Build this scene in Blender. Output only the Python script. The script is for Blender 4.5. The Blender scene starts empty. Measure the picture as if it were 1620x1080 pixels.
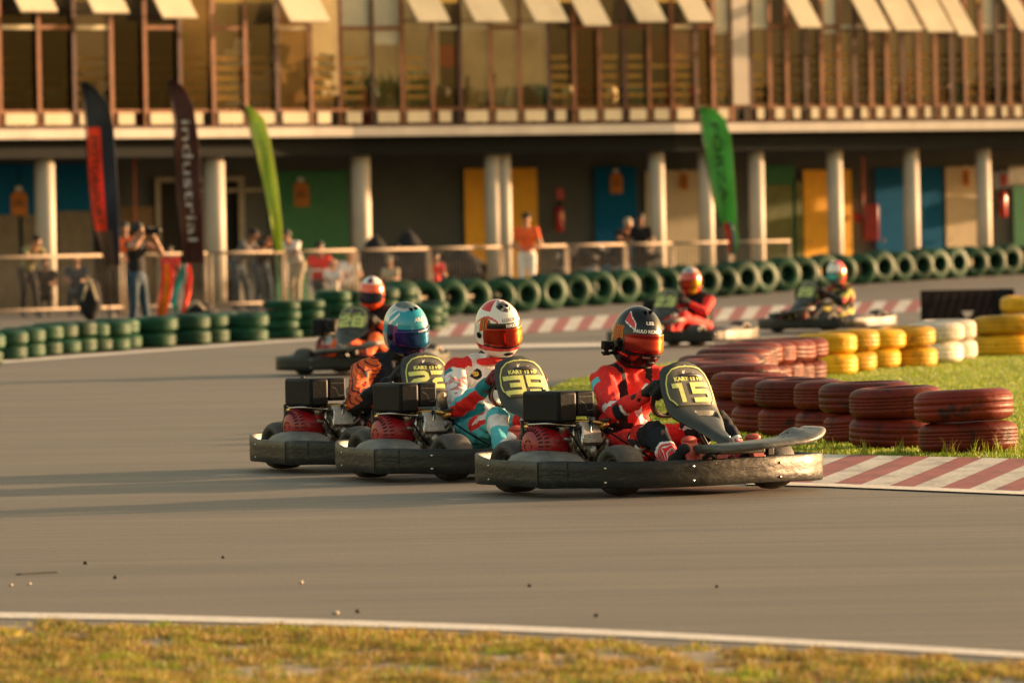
import bpy, bmesh, math, random
from mathutils import Vector, Matrix, Euler
import numpy as np
random.seed(7)
C = bpy.context.scene.collection
V = Vector
R = math.radians
# ------------------------------------------------------------------ camera model (pixels of the 1620x1080 photograph -> metres)
F, CX, CY, H = 11250., 810., 540., 1.4
PITCH = math.atan((540-366)/F); ROLL = 0.018
def ray(px, py):
    u = (px-CX)/F; v = -(py-CY)/F
    c, s = math.cos(ROLL), math.sin(ROLL)
    u, v = c*u+s*v, -s*u+c*v
    cp, sp = math.cos(PITCH), math.sin(PITCH)
    return V((u, cp+v*sp, -sp+v*cp))
def gz(x, y):                       # the ground rises gently towards the far end of the pits
    return .30*max(0., min(1., (y-112)/30.))*max(0., min(1., (x+1)/9.))
def at(px, py, z=0.):
    r = ray(px, py); h = 0.
    for _ in range(12):
        t = (z+h-H)/r.z; h = .5*h+.5*gz(r.x*t, r.y*t)
    t = (z+h-H)/r.z
    return V((r.x*t, r.y*t, z+h))
def atD(px, py, D):
    r = ray(px, py); t = D/r.y
    return V((r.x*t, D, H+r.z*t))
# ------------------------------------------------------------------ materials
def mat(name, col, rough=.6, metal=0., var=.18, vs=6., bump=0., bs=40., col2=None, coat=0., spec=.5, thresh=None, stretch=None, trans=0., detail=5.):
    m = bpy.data.materials.new(name); m.use_nodes = True
    nt = m.node_tree; n = nt.nodes; L = nt.links
    b = n['Principled BSDF']
    b.inputs['Roughness'].default_value = rough; b.inputs['Metallic'].default_value = metal
    b.inputs['Specular IOR Level'].default_value = spec
    if coat: b.inputs['Coat Weight'].default_value = coat; b.inputs['Coat Roughness'].default_value = .08
    if trans: b.inputs['Transmission Weight'].default_value = trans
    tc = n.new('ShaderNodeTexCoord'); mp = n.new('ShaderNodeMapping')
    L.new(tc.outputs['Object'], mp.inputs['Vector'])
    if stretch: mp.inputs['Scale'].default_value = stretch
    nz = n.new('ShaderNodeTexNoise'); nz.inputs['Scale'].default_value = vs; nz.inputs['Detail'].default_value = detail
    nz.inputs['Roughness'].default_value = .6
    L.new(mp.outputs['Vector'], nz.inputs['Vector'])
    cr = n.new('ShaderNodeValToRGB'); L.new(nz.outputs['Fac'], cr.inputs['Fac'])
    c = list(col)
    if col2 is None:
        lo = [max(0, x*(1-var)) for x in c]; hi = [min(1, x*(1+var)) for x in c]
    else: lo, hi = list(col2), c
    a, z = thresh if thresh else (.32, .68)
    cr.color_ramp.elements[0].position = a; cr.color_ramp.elements[1].position = z
    cr.color_ramp.elements[0].color = lo+[1]; cr.color_ramp.elements[1].color = hi+[1]
    L.new(cr.outputs['Color'], b.inputs['Base Color'])
    if bump:
        bn = n.new('ShaderNodeTexNoise'); bn.inputs['Scale'].default_value = bs; bn.inputs['Detail'].default_value = 4
        L.new(mp.outputs['Vector'], bn.inputs['Vector'])
        bp = n.new('ShaderNodeBump'); bp.inputs['Strength'].default_value = bump; bp.inputs['Distance'].default_value = .02
        L.new(bn.outputs['Fac'], bp.inputs['Height']); L.new(bp.outputs['Normal'], b.inputs['Normal'])
    return m
M = {}
def mk(k, *a, **kw): M[k] = mat(k, *a, **kw)
# kart
mk('kart_plastic', (.045,.047,.045), .42, var=.35, vs=9, bump=.15, bs=60, col2=(.02,.022,.024))
mk('pod_plastic', (.15,.15,.135), .55, var=.3, vs=12, bump=.15, bs=50, col2=(.08,.08,.075))
mk('fairing_plastic', (.034,.039,.035), .42, var=.2, vs=14, bump=.08, bs=90)
mk('black_plastic', (.0035,.005,.007), .5, var=.3, bump=.05, spec=.16)
mk('tyre_rubber', (.050,.047,.042), .62, var=.3, vs=25, bump=.25, bs=130)
mk('rim_metal', (.35,.33,.30), .35, 1., var=.2)
mk('green_tube', (.01,.05,.03), .35, var=.2, coat=.4)
mk('engine_red', (.30,.004,.010), .42, var=.25, vs=18, coat=.2)
mk('engine_grey', (.30,.28,.25), .38, .8, var=.45, vs=9, bump=.1, bs=60)
mk('dark_metal', (.05,.05,.05), .4, .8, var=.4, vs=30)
mk('brass', (.75,.45,.14), .3, 1., var=.2)
mk('chrome', (.6,.58,.54), .22, 1., var=.2)
mk('plate_dark', (.068,.071,.058), .55, var=.1)
mk('lime_print', (.62,.68,.20), .5, var=.06)
mk('white_print', (.75,.73,.68), .5, var=.05)
mk('pedal_red', (.36,.045,.035), .55, var=.2)
mk('shadow_slot', (.01,.01,.01), .9, var=0)
mk('seat_shell', (.006,.006,.008), .45, var=.2)
mk('floor_pan', (.12,.11,.10), .45, .6, var=.3, vs=14)
mk('logo_blue', (.05,.2,.5), .5)
# suits
mk('red_cloth', (.72,.016,.012), .8, var=.16, vs=16, bump=.5, bs=14)
mk('black_cloth', (.005,.0055,.008), .9, var=.3, bump=.5, bs=16)
mk('navy_cloth', (.004,.007,.016), .9, var=.3, bump=.5, bs=16)
mk('white_cloth', (.78,.74,.72), .85, var=.07, vs=14, bump=.6, bs=13)
mk('teal_cloth', (.09,.48,.55), .85, var=.12, vs=14, bump=.6, bs=13)
mk('deep_teal_cloth', (.01,.2,.25), .85, var=.12, bump=.5, bs=14)
mk('grey_cloth', (.11,.11,.11), .85, var=.2, bump=.4)
mk('orange_cloth', (.85,.12,.02), .85, var=.15, bump=.3)
mk('olive_cloth', (.24,.21,.10), .85, var=.2, bump=.3)
mk('denim', (.018,.045,.075), .85, var=.3, bump=.3)
mk('khaki_cloth', (.45,.38,.26), .85, var=.2)
mk('skin', (.42,.20,.11), .55, var=.1)
mk('skin_dark', (.25,.11,.06), .55, var=.1)
mk('glove_black', (.005,.005,.007), .7, var=.3, bump=.3, bs=60)
mk('glove_wine', (.16,.008,.02), .6, var=.3, bump=.3, bs=60)
mk('hair_dark', (.012,.010,.009), .7)
def pattern_mat(name, cols, scale, kind='voronoi', stretch=(1,1,1), rot=(0,0,0)):
    m = bpy.data.materials.new(name); m.use_nodes = True
    nt = m.node_tree; n = nt.nodes; L = nt.links; b = n['Principled BSDF']; b.inputs['Roughness'].default_value = .8
    tc = n.new('ShaderNodeTexCoord'); mp = n.new('ShaderNodeMapping'); L.new(tc.outputs['Object'], mp.inputs['Vector'])
    mp.inputs['Scale'].default_value = stretch; mp.inputs['Rotation'].default_value = rot
    if kind == 'voronoi':
        t = n.new('ShaderNodeTexVoronoi'); t.inputs['Scale'].default_value = scale; src = t.outputs['Color']
    elif kind == 'checker':
        t = n.new('ShaderNodeTexChecker'); t.inputs['Scale'].default_value = scale; src = t.outputs['Fac']
    elif kind == 'wave':
        t = n.new('ShaderNodeTexWave'); t.inputs['Scale'].default_value = scale; t.inputs['Distortion'].default_value = 6; src = t.outputs['Fac']
    else:
        t = n.new('ShaderNodeTexNoise'); t.inputs['Scale'].default_value = scale; t.inputs['Detail'].default_value = 2; src = t.outputs['Fac']
    L.new(mp.outputs['Vector'], t.inputs['Vector'])
    cr = n.new('ShaderNodeValToRGB'); cr.color_ramp.interpolation = 'CONSTANT'
    e = cr.color_ramp.elements
    lo, hi = (.3, .7) if kind == 'noise' else (0., 1.)
    e[0].position = 0; e[0].color = list(cols[0])+[1]; e[1].position = lo+(hi-lo)/len(cols); e[1].color = list(cols[1])+[1]
    for i, c in enumerate(cols[2:], 2):
        q = e.new(lo+(hi-lo)*i/len(cols)); q.color = list(c)+[1]
    L.new(src, cr.inputs['Fac']); L.new(cr.outputs['Color'], b.inputs['Base Color'])
    bn = n.new('ShaderNodeTexNoise'); bn.inputs['Scale'].default_value = 15
    L.new(tc.outputs['Object'], bn.inputs['Vector']); bp = n.new('ShaderNodeBump'); bp.inputs['Strength'].default_value = .4; bp.inputs['Distance'].default_value = .02
    L.new(bn.outputs['Fac'], bp.inputs['Height']); L.new(bp.outputs['Normal'], b.inputs['Normal'])
    M[name] = m
RD, BK, WT, OR_, YE, GY, PU = (.72,.016,.012), (.010,.011,.015), (.75,.72,.70), (.85,.14,.02), (.75,.55,.05), (.15,.15,.16), (.2,.02,.12)
pattern_mat('ankle_stripes', [RD, WT, RD, GY, RD], 9, 'wave', (1,1,1), (0,.6,.4))
pattern_mat('check_print', [RD, BK, RD, WT, BK], 22)
pattern_mat('lava_print', [BK, RD, OR_, BK, (.85,.30,.03), RD, BK, OR_], 10, 'wave', (1,.8,1.3), (.3,.9,.2))
pattern_mat('sleeve_print', [WT, WT, (.45,.42,.42), WT, (.6,.2,.18), WT], 30)
pattern_mat('flag_patch', [(.02,.25,.06), (.7,.6,.05), (.02,.06,.3), (.02,.25,.06)], 28)
pattern_mat('ink_print', [WT, (.05,.05,.05), WT, (.3,.3,.3), (.04,.04,.04)], 38)
pattern_mat('swirl_print', [BK, (.55,.5,.48), BK, GY, (.02,.2,.2)], 14, 'wave')
pattern_mat('flame_print', [BK, (.8,.22,.02), (.7,.45,.05), BK, (.8,.06,.01)], 16, 'wave')
pattern_mat('far_print', [BK, (.45,.40,.06), BK, BK, (.4,.03,.02)], 12)
# helmets
def gloss(k, col, rough=.2, metal=0., **kw): mk(k, col, rough, metal, var=.05, coat=kw.pop('coat', .6), **kw)
gloss('helmet_black', (.005,.006,.006), .24, coat=.25, spec=.35); gloss('helmet_white', (.80,.76,.68)); gloss('helmet_red', (.62,.02,.015))
gloss('helmet_teal', (.008,.30,.42)); gloss('helmet_navy', (.01,.02,.10)); gloss('helmet_silver', (.55,.55,.52), .25, .6)
gloss('helmet_orange', (.85,.09,.02)); gloss('helmet_purple', (.22,.04,.14)); gloss('helmet_yellow', (.7,.45,.03)); gloss('helmet_pink', (.7,.35,.2)); gloss('helmet_rust', (.5,.05,.03))
def visor_mat(k, c0, c1, c2):  # fixed ramp paints the coating's angle-dependent sheen into the base colour
    m = bpy.data.materials.new(k); m.use_nodes = True; n = m.node_tree.nodes; L = m.node_tree.links; b = n['Principled BSDF']
    b.inputs['Metallic'].default_value = .7; b.inputs['Roughness'].default_value = .16; b.inputs['Coat Weight'].default_value = .25
    tc = n.new('ShaderNodeTexCoord'); sx = n.new('ShaderNodeSeparateXYZ'); L.new(tc.outputs['Object'], sx.inputs[0])
    mr = n.new('ShaderNodeMapRange'); mr.inputs[1].default_value = -.11; mr.inputs[2].default_value = .13; L.new(sx.outputs['Y'], mr.inputs[0])
    cr = n.new('ShaderNodeValToRGB'); L.new(mr.outputs[0], cr.inputs[0]); e = cr.color_ramp.elements
    e[0].color = c0+(1,); e[1].color = c2+(1,); q = e.new(.55); q.color = c1+(1,)
    L.new(cr.outputs[0], b.inputs['Base Color']); M[k] = m
visor_mat('visor_red_gold', (.19,.004,.004), (.26,.005,.004), (.70,.42,.02))
visor_mat('visor_amber', (.42,.03,.005), (.34,.012,.005), (.80,.50,.03))
visor_mat('visor_blue', (.05,.02,.20), (.01,.16,.34), (.005,.02,.20))
visor_mat('visor_dark', (.02,.02,.04), (.02,.03,.08), (.02,.02,.04))
visor_mat('visor_cyan', (.05,.4,.5), (.02,.3,.4), (.5,.3,.05))
# ------------------------------------------------------------------ mesh builder
def translucent(k, f=.5):
    m = M[k]; n = m.node_tree.nodes; L = m.node_tree.links; b = n['Principled BSDF']; o = [x for x in n if x.type == 'OUTPUT_MATERIAL'][0]
    t = n.new('ShaderNodeBsdfTranslucent'); x = n.new('ShaderNodeMixShader'); x.inputs[0].default_value = f
    L.new(b.inputs['Base Color'].links[0].from_socket, t.inputs[0]); L.new(b.outputs[0], x.inputs[1]); L.new(t.outputs[0], x.inputs[2]); L.new(x.outputs[0], o.inputs[0])
class MB:
    def __init__(s): s.bm = bmesh.new(); s.mats = []; s.mi = 0
    def use(s, k):
        if k not in s.mats: s.mats.append(k)
        s.mi = s.mats.index(k); return s
    def _tag(s, fs, smooth=False):
        for f in fs: f.material_index = s.mi; f.smooth = smooth
    def quadgrid(s, P, closed_u=False, closed_v=False, smooth=True, cap=False):
        vs = [[s.bm.verts.new(p) for p in row] for row in P]
        n, m = len(P), len(P[0]); fs = []
        for i in range(n if closed_u else n-1):
            for j in range(m if closed_v else m-1):
                q = [vs[i][j], vs[i][(j+1) % m], vs[(i+1) % n][(j+1) % m], vs[(i+1) % n][j]]
                try: fs.append(s.bm.faces.new(q))
                except ValueError: pass
        if cap:
            for row in (vs[0], vs[-1]):
                try: fs.append(s.bm.faces.new(row))
                except ValueError: pass
        s._tag(fs, smooth); return s
    def box(s, c, d, rot=None, bev=0., seg=2, taper=None):
        r = bmesh.ops.create_cube(s.bm, size=1.); vs = r['verts']
        for v in vs:
            x, y, z = v.co.x*d[0], v.co.y*d[1], v.co.z*d[2]
            if taper and v.co.z > 0: x *= taper; y *= taper
            v.co = (x, y, z)
        fs = list({f for v in vs for f in v.link_faces})
        s._tag(fs, False)
        if bev:
            es = list({e for v in vs for e in v.link_edges})
            r2 = bmesh.ops.bevel(s.bm, geom=es, offset=bev, segments=seg, profile=.5, affect='EDGES', material=s.mi)
            vs = list({v for f in r2['faces'] for v in f.verts}) ; s._tag(r2['faces'], True)
        m = Matrix.Translation(V(c)) @ (rot.to_matrix().to_4x4() if isinstance(rot, Euler) else (rot if rot is not None else Matrix()))
        bmesh.ops.transform(s.bm, matrix=m, verts=vs); return s
    def cyl(s, a, b, r0, r1=None, seg=16, smooth=True, cap=True):
        a, b = V(a), V(b); r1 = r0 if r1 is None else r1
        d = (b-a).normalized(); u = d.orthogonal().normalized(); w = d.cross(u)
        P = [[p+(u*math.cos(t)+w*math.sin(t))*r for t in [2*math.pi*k/seg for k in range(seg)]] for p, r in ((a, r0), (b, r1))]
        return s.quadgrid(P, closed_v=True, smooth=smooth, cap=cap)
    def tube(s, pts, r, seg=8, closed=False, res=0):
        pts = [V(p) for p in pts]
        if res: pts = smooth_path(pts, res, closed)
        n = len(pts); P = []; u = None
        for i, p in enumerate(pts):
            if closed: d = (pts[(i+1) % n]-pts[i-1]).normalized()
            else: d = (pts[min(i+1, n-1)]-pts[max(i-1, 0)]).normalized()
            if u is None: u = d.orthogonal().normalized()
            u = (u-d*u.dot(d)).normalized(); w = d.cross(u)
            rr = r[i*len(r)//n] if isinstance(r, (list, tuple)) else r
            P.append([p+(u*math.cos(t)+w*math.sin(t))*rr for t in [2*math.pi*k/seg for k in range(seg)]])
        return s.quadgrid(P, closed_u=closed, closed_v=True, cap=not closed)
    def lathe(s, prof, seg=32, c=(0,0,0), axis='Z', closed=False):
        P = []
        for k in range(seg):
            t = 2*math.pi*k/seg; row = []
            for r, h in prof:
                a, b = r*math.cos(t), r*math.sin(t)
                p = {'Z': (a, b, h), 'Y': (a, h, b), 'X': (h, a, b)}[axis]
                row.append(V(c)+V(p))
            P.append(row)
        return s.quadgrid(P, closed_u=True, closed_v=closed)
    def ell(s, c, r, rot=None, u=20, v=12):
        q = bmesh.ops.create_uvsphere(s.bm, u_segments=u, v_segments=v, radius=1.)
        m = Matrix.Translation(V(c)) @ (rot.to_matrix().to_4x4() if rot else Matrix()) @ Matrix.Diagonal((*r, 1))
        bmesh.ops.transform(s.bm, matrix=m, verts=q['verts'])
        s._tag({f for w in q['verts'] for f in w.link_faces}, True); return s
    def prism(s, pts, d, bev=0.):
        """pts: planar 3D outline, d: extrusion vector"""
        a = [s.bm.verts.new(p) for p in pts]; b = [s.bm.verts.new(V(p)+V(d)) for p in pts]; fs = []
        fs.append(s.bm.faces.new(a)); fs.append(s.bm.faces.new(b[::-1]))
        n = len(a)
        for i in range(n): fs.append(s.bm.faces.new([a[(i+1) % n], a[i], b[i], b[(i+1) % n]]))
        s._tag(fs); return s
    def poly(s, pts, smooth=False):
        s._tag([s.bm.faces.new([s.bm.verts.new(p) for p in pts])], smooth); return s
    def build(s, name, parent=None, mods=None, recalc=True, mats=None):
        if recalc: bmesh.ops.recalc_face_normals(s.bm, faces=s.bm.faces)
        me = bpy.data.meshes.new(name); s.bm.to_mesh(me); s.bm.free()
        for k in (mats or s.mats): me.materials.append(M[k])
        o = bpy.data.objects.new(name, me); C.objects.link(o)
        if parent: o.parent = parent
        for m in mods or []:
            md = o.modifiers.new(m[0], m[0])
            for k, v in m[1].items(): setattr(md, k, v)
        return o
def smooth_path(p, res, closed=False):
    n = len(p); out = []
    for i in range(n if closed else n-1):
        p0 = p[(i-1) % n] if (closed or i > 0) else p[i]*2-p[i+1]
        p1 = p[i]; p2 = p[(i+1) % n]
        p3 = p[(i+2) % n] if (closed or i+2 < n) else p2*2-p1
        for k in range(res):
            t = k/res
            out.append(.5*((2*p1)+(p2-p0)*t+(2*p0-5*p1+4*p2-p3)*t*t+(3*p1-p0-3*p2+p3)*t**3))
    if not closed: out.append(p[-1])
    return out
def empty(name, loc=(0,0,0), rz=0., label=None, cat=None, group=None, parent=None):
    o = bpy.data.objects.new(name, None); C.objects.link(o); o.location = loc; o.rotation_euler = (0,0,rz); o.empty_display_size = .1
    if parent: o.parent = parent
    tag(o, label, cat, group); return o
def tag(o, label=None, cat=None, group=None, kind=None):
    if label: o['label'] = label
    if cat: o['category'] = cat
    if group: o['group'] = group
    if kind: o['kind'] = kind
    return o
def copy_tree(o, parent=None):
    c = o.copy(); C.objects.link(c); c.parent = parent
    for ch in [x for x in list(bpy.data.objects) if x.parent == o]: copy_tree(ch, c)
    return c
def strip2d(pts, w, closed=False):
    """mitred thick polyline -> (left, right) point lists"""
    n = len(pts); Lf, Rt = [], []
    for i in range(n):
        p = V(pts[i]).to_2d()
        a = V(pts[i-1]).to_2d() if (i > 0 or closed) else None
        b = V(pts[(i+1) % n]).to_2d() if (i < n-1 or closed) else None
        d1 = (p-a).normalized() if a is not None else None; d2 = (b-p).normalized() if b is not None else None
        if d1 is None: d1 = d2
        if d2 is None: d2 = d1
        n1 = V((-d1.y, d1.x)); n2 = V((-d2.y, d2.x)); m = (n1+n2).normalized()
        k = w/2/max(.35, m.dot(n1)); Lf.append(p+m*k); Rt.append(p-m*k)
    return Lf, Rt
def add_strip(mb, pts, w, f, closed=False):
    Lf, Rt = strip2d(pts, w, closed); n = len(pts)
    for i in range(n if closed else n-1):
        j = (i+1) % n
        mb.poly([f(*Lf[i]), f(*Rt[i]), f(*Rt[j]), f(*Lf[j])])
_tc = {}
def text_geo(s, size=1., bold=0.):
    k = (s, size, bold)
    if k in _tc: return _tc[k]
    cu = bpy.data.curves.new('t', 'FONT'); cu.body = s; cu.size = size; cu.align_x = 'CENTER'; cu.offset = bold; cu.resolution_u = 3; cu.fill_mode = 'FRONT'
    o = bpy.data.objects.new('t', cu); C.objects.link(o); bpy.context.view_layer.update()
    dg = bpy.context.evaluated_depsgraph_get(); me = bpy.data.meshes.new_from_object(o.evaluated_get(dg))
    r = ([tuple(v.co) for v in me.vertices], [tuple(p.vertices) for p in me.polygons])
    bpy.data.objects.remove(o); bpy.data.curves.remove(cu); bpy.data.meshes.remove(me); _tc[k] = r; return r
def add_text(mb, s, size, f, xs=1., bold=0.):
    vs, fs = text_geo(s, size, bold); bv = [mb.bm.verts.new(f(x*xs, y)) for x, y, _ in vs]; out = []
    for q in fs:
        try: out.append(mb.bm.faces.new([bv[i] for i in q]))
        except ValueError: pass
    mb._tag(out)
# ------------------------------------------------------------------ union bodies
def capsule(mb, a, b, r0, r1, seg=12, k=4):
    a, b = V(a), V(b); d = (b-a)
    L = d.length or 1e-6; d = d/L if L > 1e-5 else V((0,0,1)); u = d.orthogonal().normalized(); w = d.cross(u); P = []
    rings = [(-math.cos(t)*r0, math.sin(t)*r0) for t in [math.pi/2*i/k for i in range(k+1)]]
    rings = [(x, max(r, .0004)) for x, r in rings] + [(L+math.sin(t)*r1, max(math.cos(t)*r1, .0004)) for t in [math.pi/2*i/k for i in range(k+1)]]
    for x, r in rings: P.append([a+d*x+(u*math.cos(t)+w*math.sin(t))*r for t in [2*math.pi*i/seg for i in range(seg)]])
    mb.quadgrid(P, closed_v=True, cap=True)
def seg_dist(p, a, b, r0, r1):
    d = b-a; L2 = d.length_squared; t = max(0., min(1., (p-a).dot(d)/L2)) if L2 > 1e-9 else 0.
    return (p-a-d*t).length-(r0+(r1-r0)*t), t
def union_body(name, prims, voxel, mats, paint, parent, smooth=4):
    """prims: (tag, a, b, r0, r1) tapered capsules or (tag, centre, radii, euler) ellipsoids; one continuous remeshed surface"""
    mb = MB(); mb.use(mats[0])
    for q in prims:
        if len(q) == 5: capsule(mb, *q[1:])
        else: mb.ell(q[1], q[2], q[3], 18, 12)
    o = mb.build('tmp')
    m = o.modifiers.new('r', 'REMESH'); m.mode = 'VOXEL'; m.voxel_size = voxel; m.use_smooth_shade = True
    m = o.modifiers.new('s', 'SMOOTH'); m.iterations = smooth; m.factor = .5
    bpy.context.view_layer.update(); dg = bpy.context.evaluated_depsgraph_get()
    me = bpy.data.meshes.new_from_object(o.evaluated_get(dg)); bpy.data.objects.remove(o)
    me.name = name; me.materials.clear()
    for k in mats: me.materials.append(M[k])
    pr = [(q[0], V(q[1]), V(q[2]), q[3], q[4]) if len(q) == 5 else (q[0], V(q[1]), V(q[1])+V((0,0,1e-4)), sum(q[2])/3, sum(q[2])/3) for q in prims]
    idx = {k: i for i, k in enumerate(mats)}
    n = len(me.polygons); cc = np.empty(n*3, np.float32); me.polygons.foreach_get('center', cc); cc = cc.reshape(-1, 3)
    nn = np.empty(n*3, np.float32); me.polygons.foreach_get('normal', nn); nn = nn.reshape(-1, 3)
    bd_ = np.full(n, 1e9); bi = np.zeros(n, int); bt = np.zeros(n)
    for i, (tg, a, b, r0, r1) in enumerate(pr):
        a, b = np.array(a), np.array(b); d = b-a; L2 = float(d@d); t = np.clip((cc-a)@d/L2, 0, 1) if L2 > 1e-9 else np.zeros(n)
        ds = np.linalg.norm(cc-a-t[:, None]*d, axis=1)-(r0+(r1-r0)*t); m_ = ds < bd_; bd_[m_] = ds[m_]; bi[m_] = i; bt[m_] = t[m_]
    mi = np.empty(n, np.int32)
    for k in range(n): mi[k] = idx[paint(pr[bi[k]][0], bt[k], V(cc[k]), V(nn[k]))]
    me.polygons.foreach_set('material_index', mi); me.polygons.foreach_set('use_smooth', np.ones(n, bool)); me.update()
    ob = bpy.data.objects.new(name, me); C.objects.link(ob); ob.parent = parent
    return ob
SUN_EL, SUN_AZ, SUN_E, SUN_C = 7., 24., 4.2, (1.,.62,.33)
SKY_S, SKY_TINT, EXPO = .15, (1.,.81,.60), 1.84
# ------------------------------------------------------------------ rental kart
def ring_outline():
    pts = [(-.845,0),(-.845,-.25),(-.835,-.42),(-.785,-.53),(-.70,-.61),(-.45,-.70),(-.15,-.765),(.14,-.825),(.20,-.83),(.27,-.815),(.40,-.775),(.49,-.735),(.60,-.61),(.68,-.42),(.725,-.18),(.74,.1),(.72,.33),(.66,.55),(.58,.70),(.50,.785),(.40,.825),(.28,.835),(.14,.825),(-.15,.765),(-.45,.70),(-.70,.61),(-.785,.53),(-.835,.42),(-.845,.25)]
    return smooth_path([V((x,y,0)) for x,y in pts], 4, True)
def make_bumper(root, worn):
    o = ring_outline(); n = len(o); prof = []
    P = []
    for i, p in enumerate(o):
        t = (o[(i+1) % n]-o[i-1]).normalized(); nr = V((t.y, -t.x, 0))
        if nr.dot(p) < 0: nr = -nr
        wv = .0025*math.sin(i*.37)+.002*math.sin(i*1.13)
        zt = .188+.003*math.sin(i*.21)+(.022 if p.x < -.74 else .022*max(0, (-.45-p.x)/.29) if p.x < -.45 else 0); zb = .047+.003*math.sin(i*.31+1)
        row = []
        for a, z in ((-.010, zt-.008), (-.004, zt), (.006, zt), (.011, zt-.006), (.013, (zt*.66+zb*.34)), (.011, (zt+zb)/2), (.013, zt*.34+zb*.66), (.011, zb+.006), (.004, zb), (-.010, zb+.004)):
            row.append(V((p.x, p.y, z))+nr*(a+wv))
        P.append(row)
    mb = MB(); mb.use('bumper_worn').quadgrid(P, closed_u=True, closed_v=True)
    b = mb.build('bumper', root)
    # bolt heads in pairs on the outside, joints between the bumper sections
    for i in (20, 46, 55, 64, 78, 90, 100):
        p = o[i]; t = (o[(i+1) % n]-o[i-1]).normalized(); nr = V((t.y, -t.x, 0)); nr = nr if nr.dot(p) > 0 else -nr
        for z in (.078, .152):
            q = V((p.x, p.y, z)); mb = MB(); mb.use('chrome').cyl(q+nr*.010, q+nr*.017, .008, .006, 10); mb.build('bolt', b)
    for i in (29, 39, 84):
        p = o[i]; t = (o[(i+1) % n]-o[i-1]).normalized(); nr = V((t.y, -t.x, 0)); nr = nr if nr.dot(p) > 0 else -nr
        mb = MB(); mb.use('shadow_slot').box(V((p.x, p.y, .118))+nr*.0145, (.003, .006, .132), Matrix.Rotation(math.atan2(nr.y, nr.x), 4, 'Z')); mb.build('joint', b)
    return b
def make_wheel(root, x, y, r, w, steer=0):
    e = empty('wheel', (x, y, r), steer, parent=root)
    a, b = w/2, w/2-.025
    prof = [(r*.50,-b),(r*.62,-a+.004),(r*.80,-a),(r*.90,-a+.012),(r*.965,-a+.032),(r*.995,-a+.065),(r*1.0,0),(r*.995,a-.065),(r*.965,a-.032),(r*.90,a-.012),(r*.80,a),(r*.62,a-.004),(r*.50,b)]
    mb = MB(); mb.use('tyre_rubber').lathe(prof, 36, axis='Y', closed=True); mb.build('tyre', e)
    mb = MB(); mb.use('rim_metal').lathe([(r*.5,-b-.002),(r*.47,-b-.002),(r*.42,-b+.02),(r*.15,-b+.03),(r*.12,-b),(.001,-b),(.001,b),(r*.12,b),(r*.15,b-.03),(r*.42,b-.02),(r*.47,b+.002),(r*.5,b+.002)], 24, axis='Y')
    for k in range(4): t = k*math.pi/2+.4; mb.use('dark_metal').cyl((math.cos(t)*r*.28,-b+.02,math.sin(t)*r*.28),(math.cos(t)*r*.28,-b-.004,math.sin(t)*r*.28),.008,seg=8)
    mb.build('rim', e); return e
# centre line of the steering fairing in the kart's x-z plane, with half widths
FAIR = [(.282,.690,.070),(.288,.678,.115),(.301,.652,.145),(.323,.605,.160),(.351,.545,.170),(.378,.490,.170),(.394,.456,.168),(.418,.432,.162),(.464,.405,.140),(.520,.372,.105),(.570,.340,.078),(.635,.308,.058),(.685,.286,.046),(.702,.270,.038)]
YC = .035
def fairpt(v, u, off=0.):
    """v: index along FAIR, u in -1..1 across"""
    i = min(len(FAIR)-2, int(v)); t = v-i; a, b = FAIR[i], FAIR[i+1]
    x, z, w = [a[k]*(1-t)+b[k]*t for k in range(3)]
    d = V((b[0]-a[0], 0, b[1]-a[1])).normalized(); nrm = V((-d.z, 0, d.x)); nrm = nrm if nrm.x > 0 else -nrm
    curl = -.035*abs(u)**3.5
    return V((x, YC+u*w, z))+nrm*(off+curl)
def make_fairing(root):
    mb = MB(); mb.use('fairing_plastic'); P = []
    vs = np.linspace(0, len(FAIR)-1.0001, 44); us = np.linspace(-1, 1, 21)
    for v in vs:
        row = []
        for u in us:
            o = 0.
            if 7.0 < v < 8.1 and -.1 < u < .75: o = -.022      # moulded hand slot
            row.append(fairpt(v, u, o))
        P.append(row)
    mb.quadgrid(P)
    f = mb.build('fairing', root, mods=[('SOLIDIFY', dict(thickness=.016, offset=-1)), ('BEVEL', dict(width=.004, segments=2))])
    mb = MB(); mb.use('chrome').cyl(fairpt(11.6, .1, .001), fairpt(11.6, .1, .008), .013, .009, 12); mb.build('bolt', f)
    return f
GLY = {
 '1': [[(.22,.90),(.62,.90),(.62,.0)]],
 '5': [[(1,.91),(.10,.91),(.10,.54),(.80,.54),(.92,.45),(.92,.18),(.80,.09),(0,.09)]],
 '2': [[(0,.91),(.80,.91),(.92,.82),(.92,.62),(.80,.53),(.22,.47),(.10,.38),(.10,.09),(1,.09)]],
 '3': [[(0,.91),(.92,.91),(.92,.09),(0,.09)],[(.25,.5),(.83,.5)]],
 '9': [[(.05,.09),(.92,.09),(.92,.91),(.10,.91),(.10,.48),(.83,.48)]],
 '8': [[(.10,.60),(.10,.91),(.90,.91),(.90,.09),(.10,.09),(.10,.60)],[(.19,.50),(.81,.50)]],
}
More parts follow.
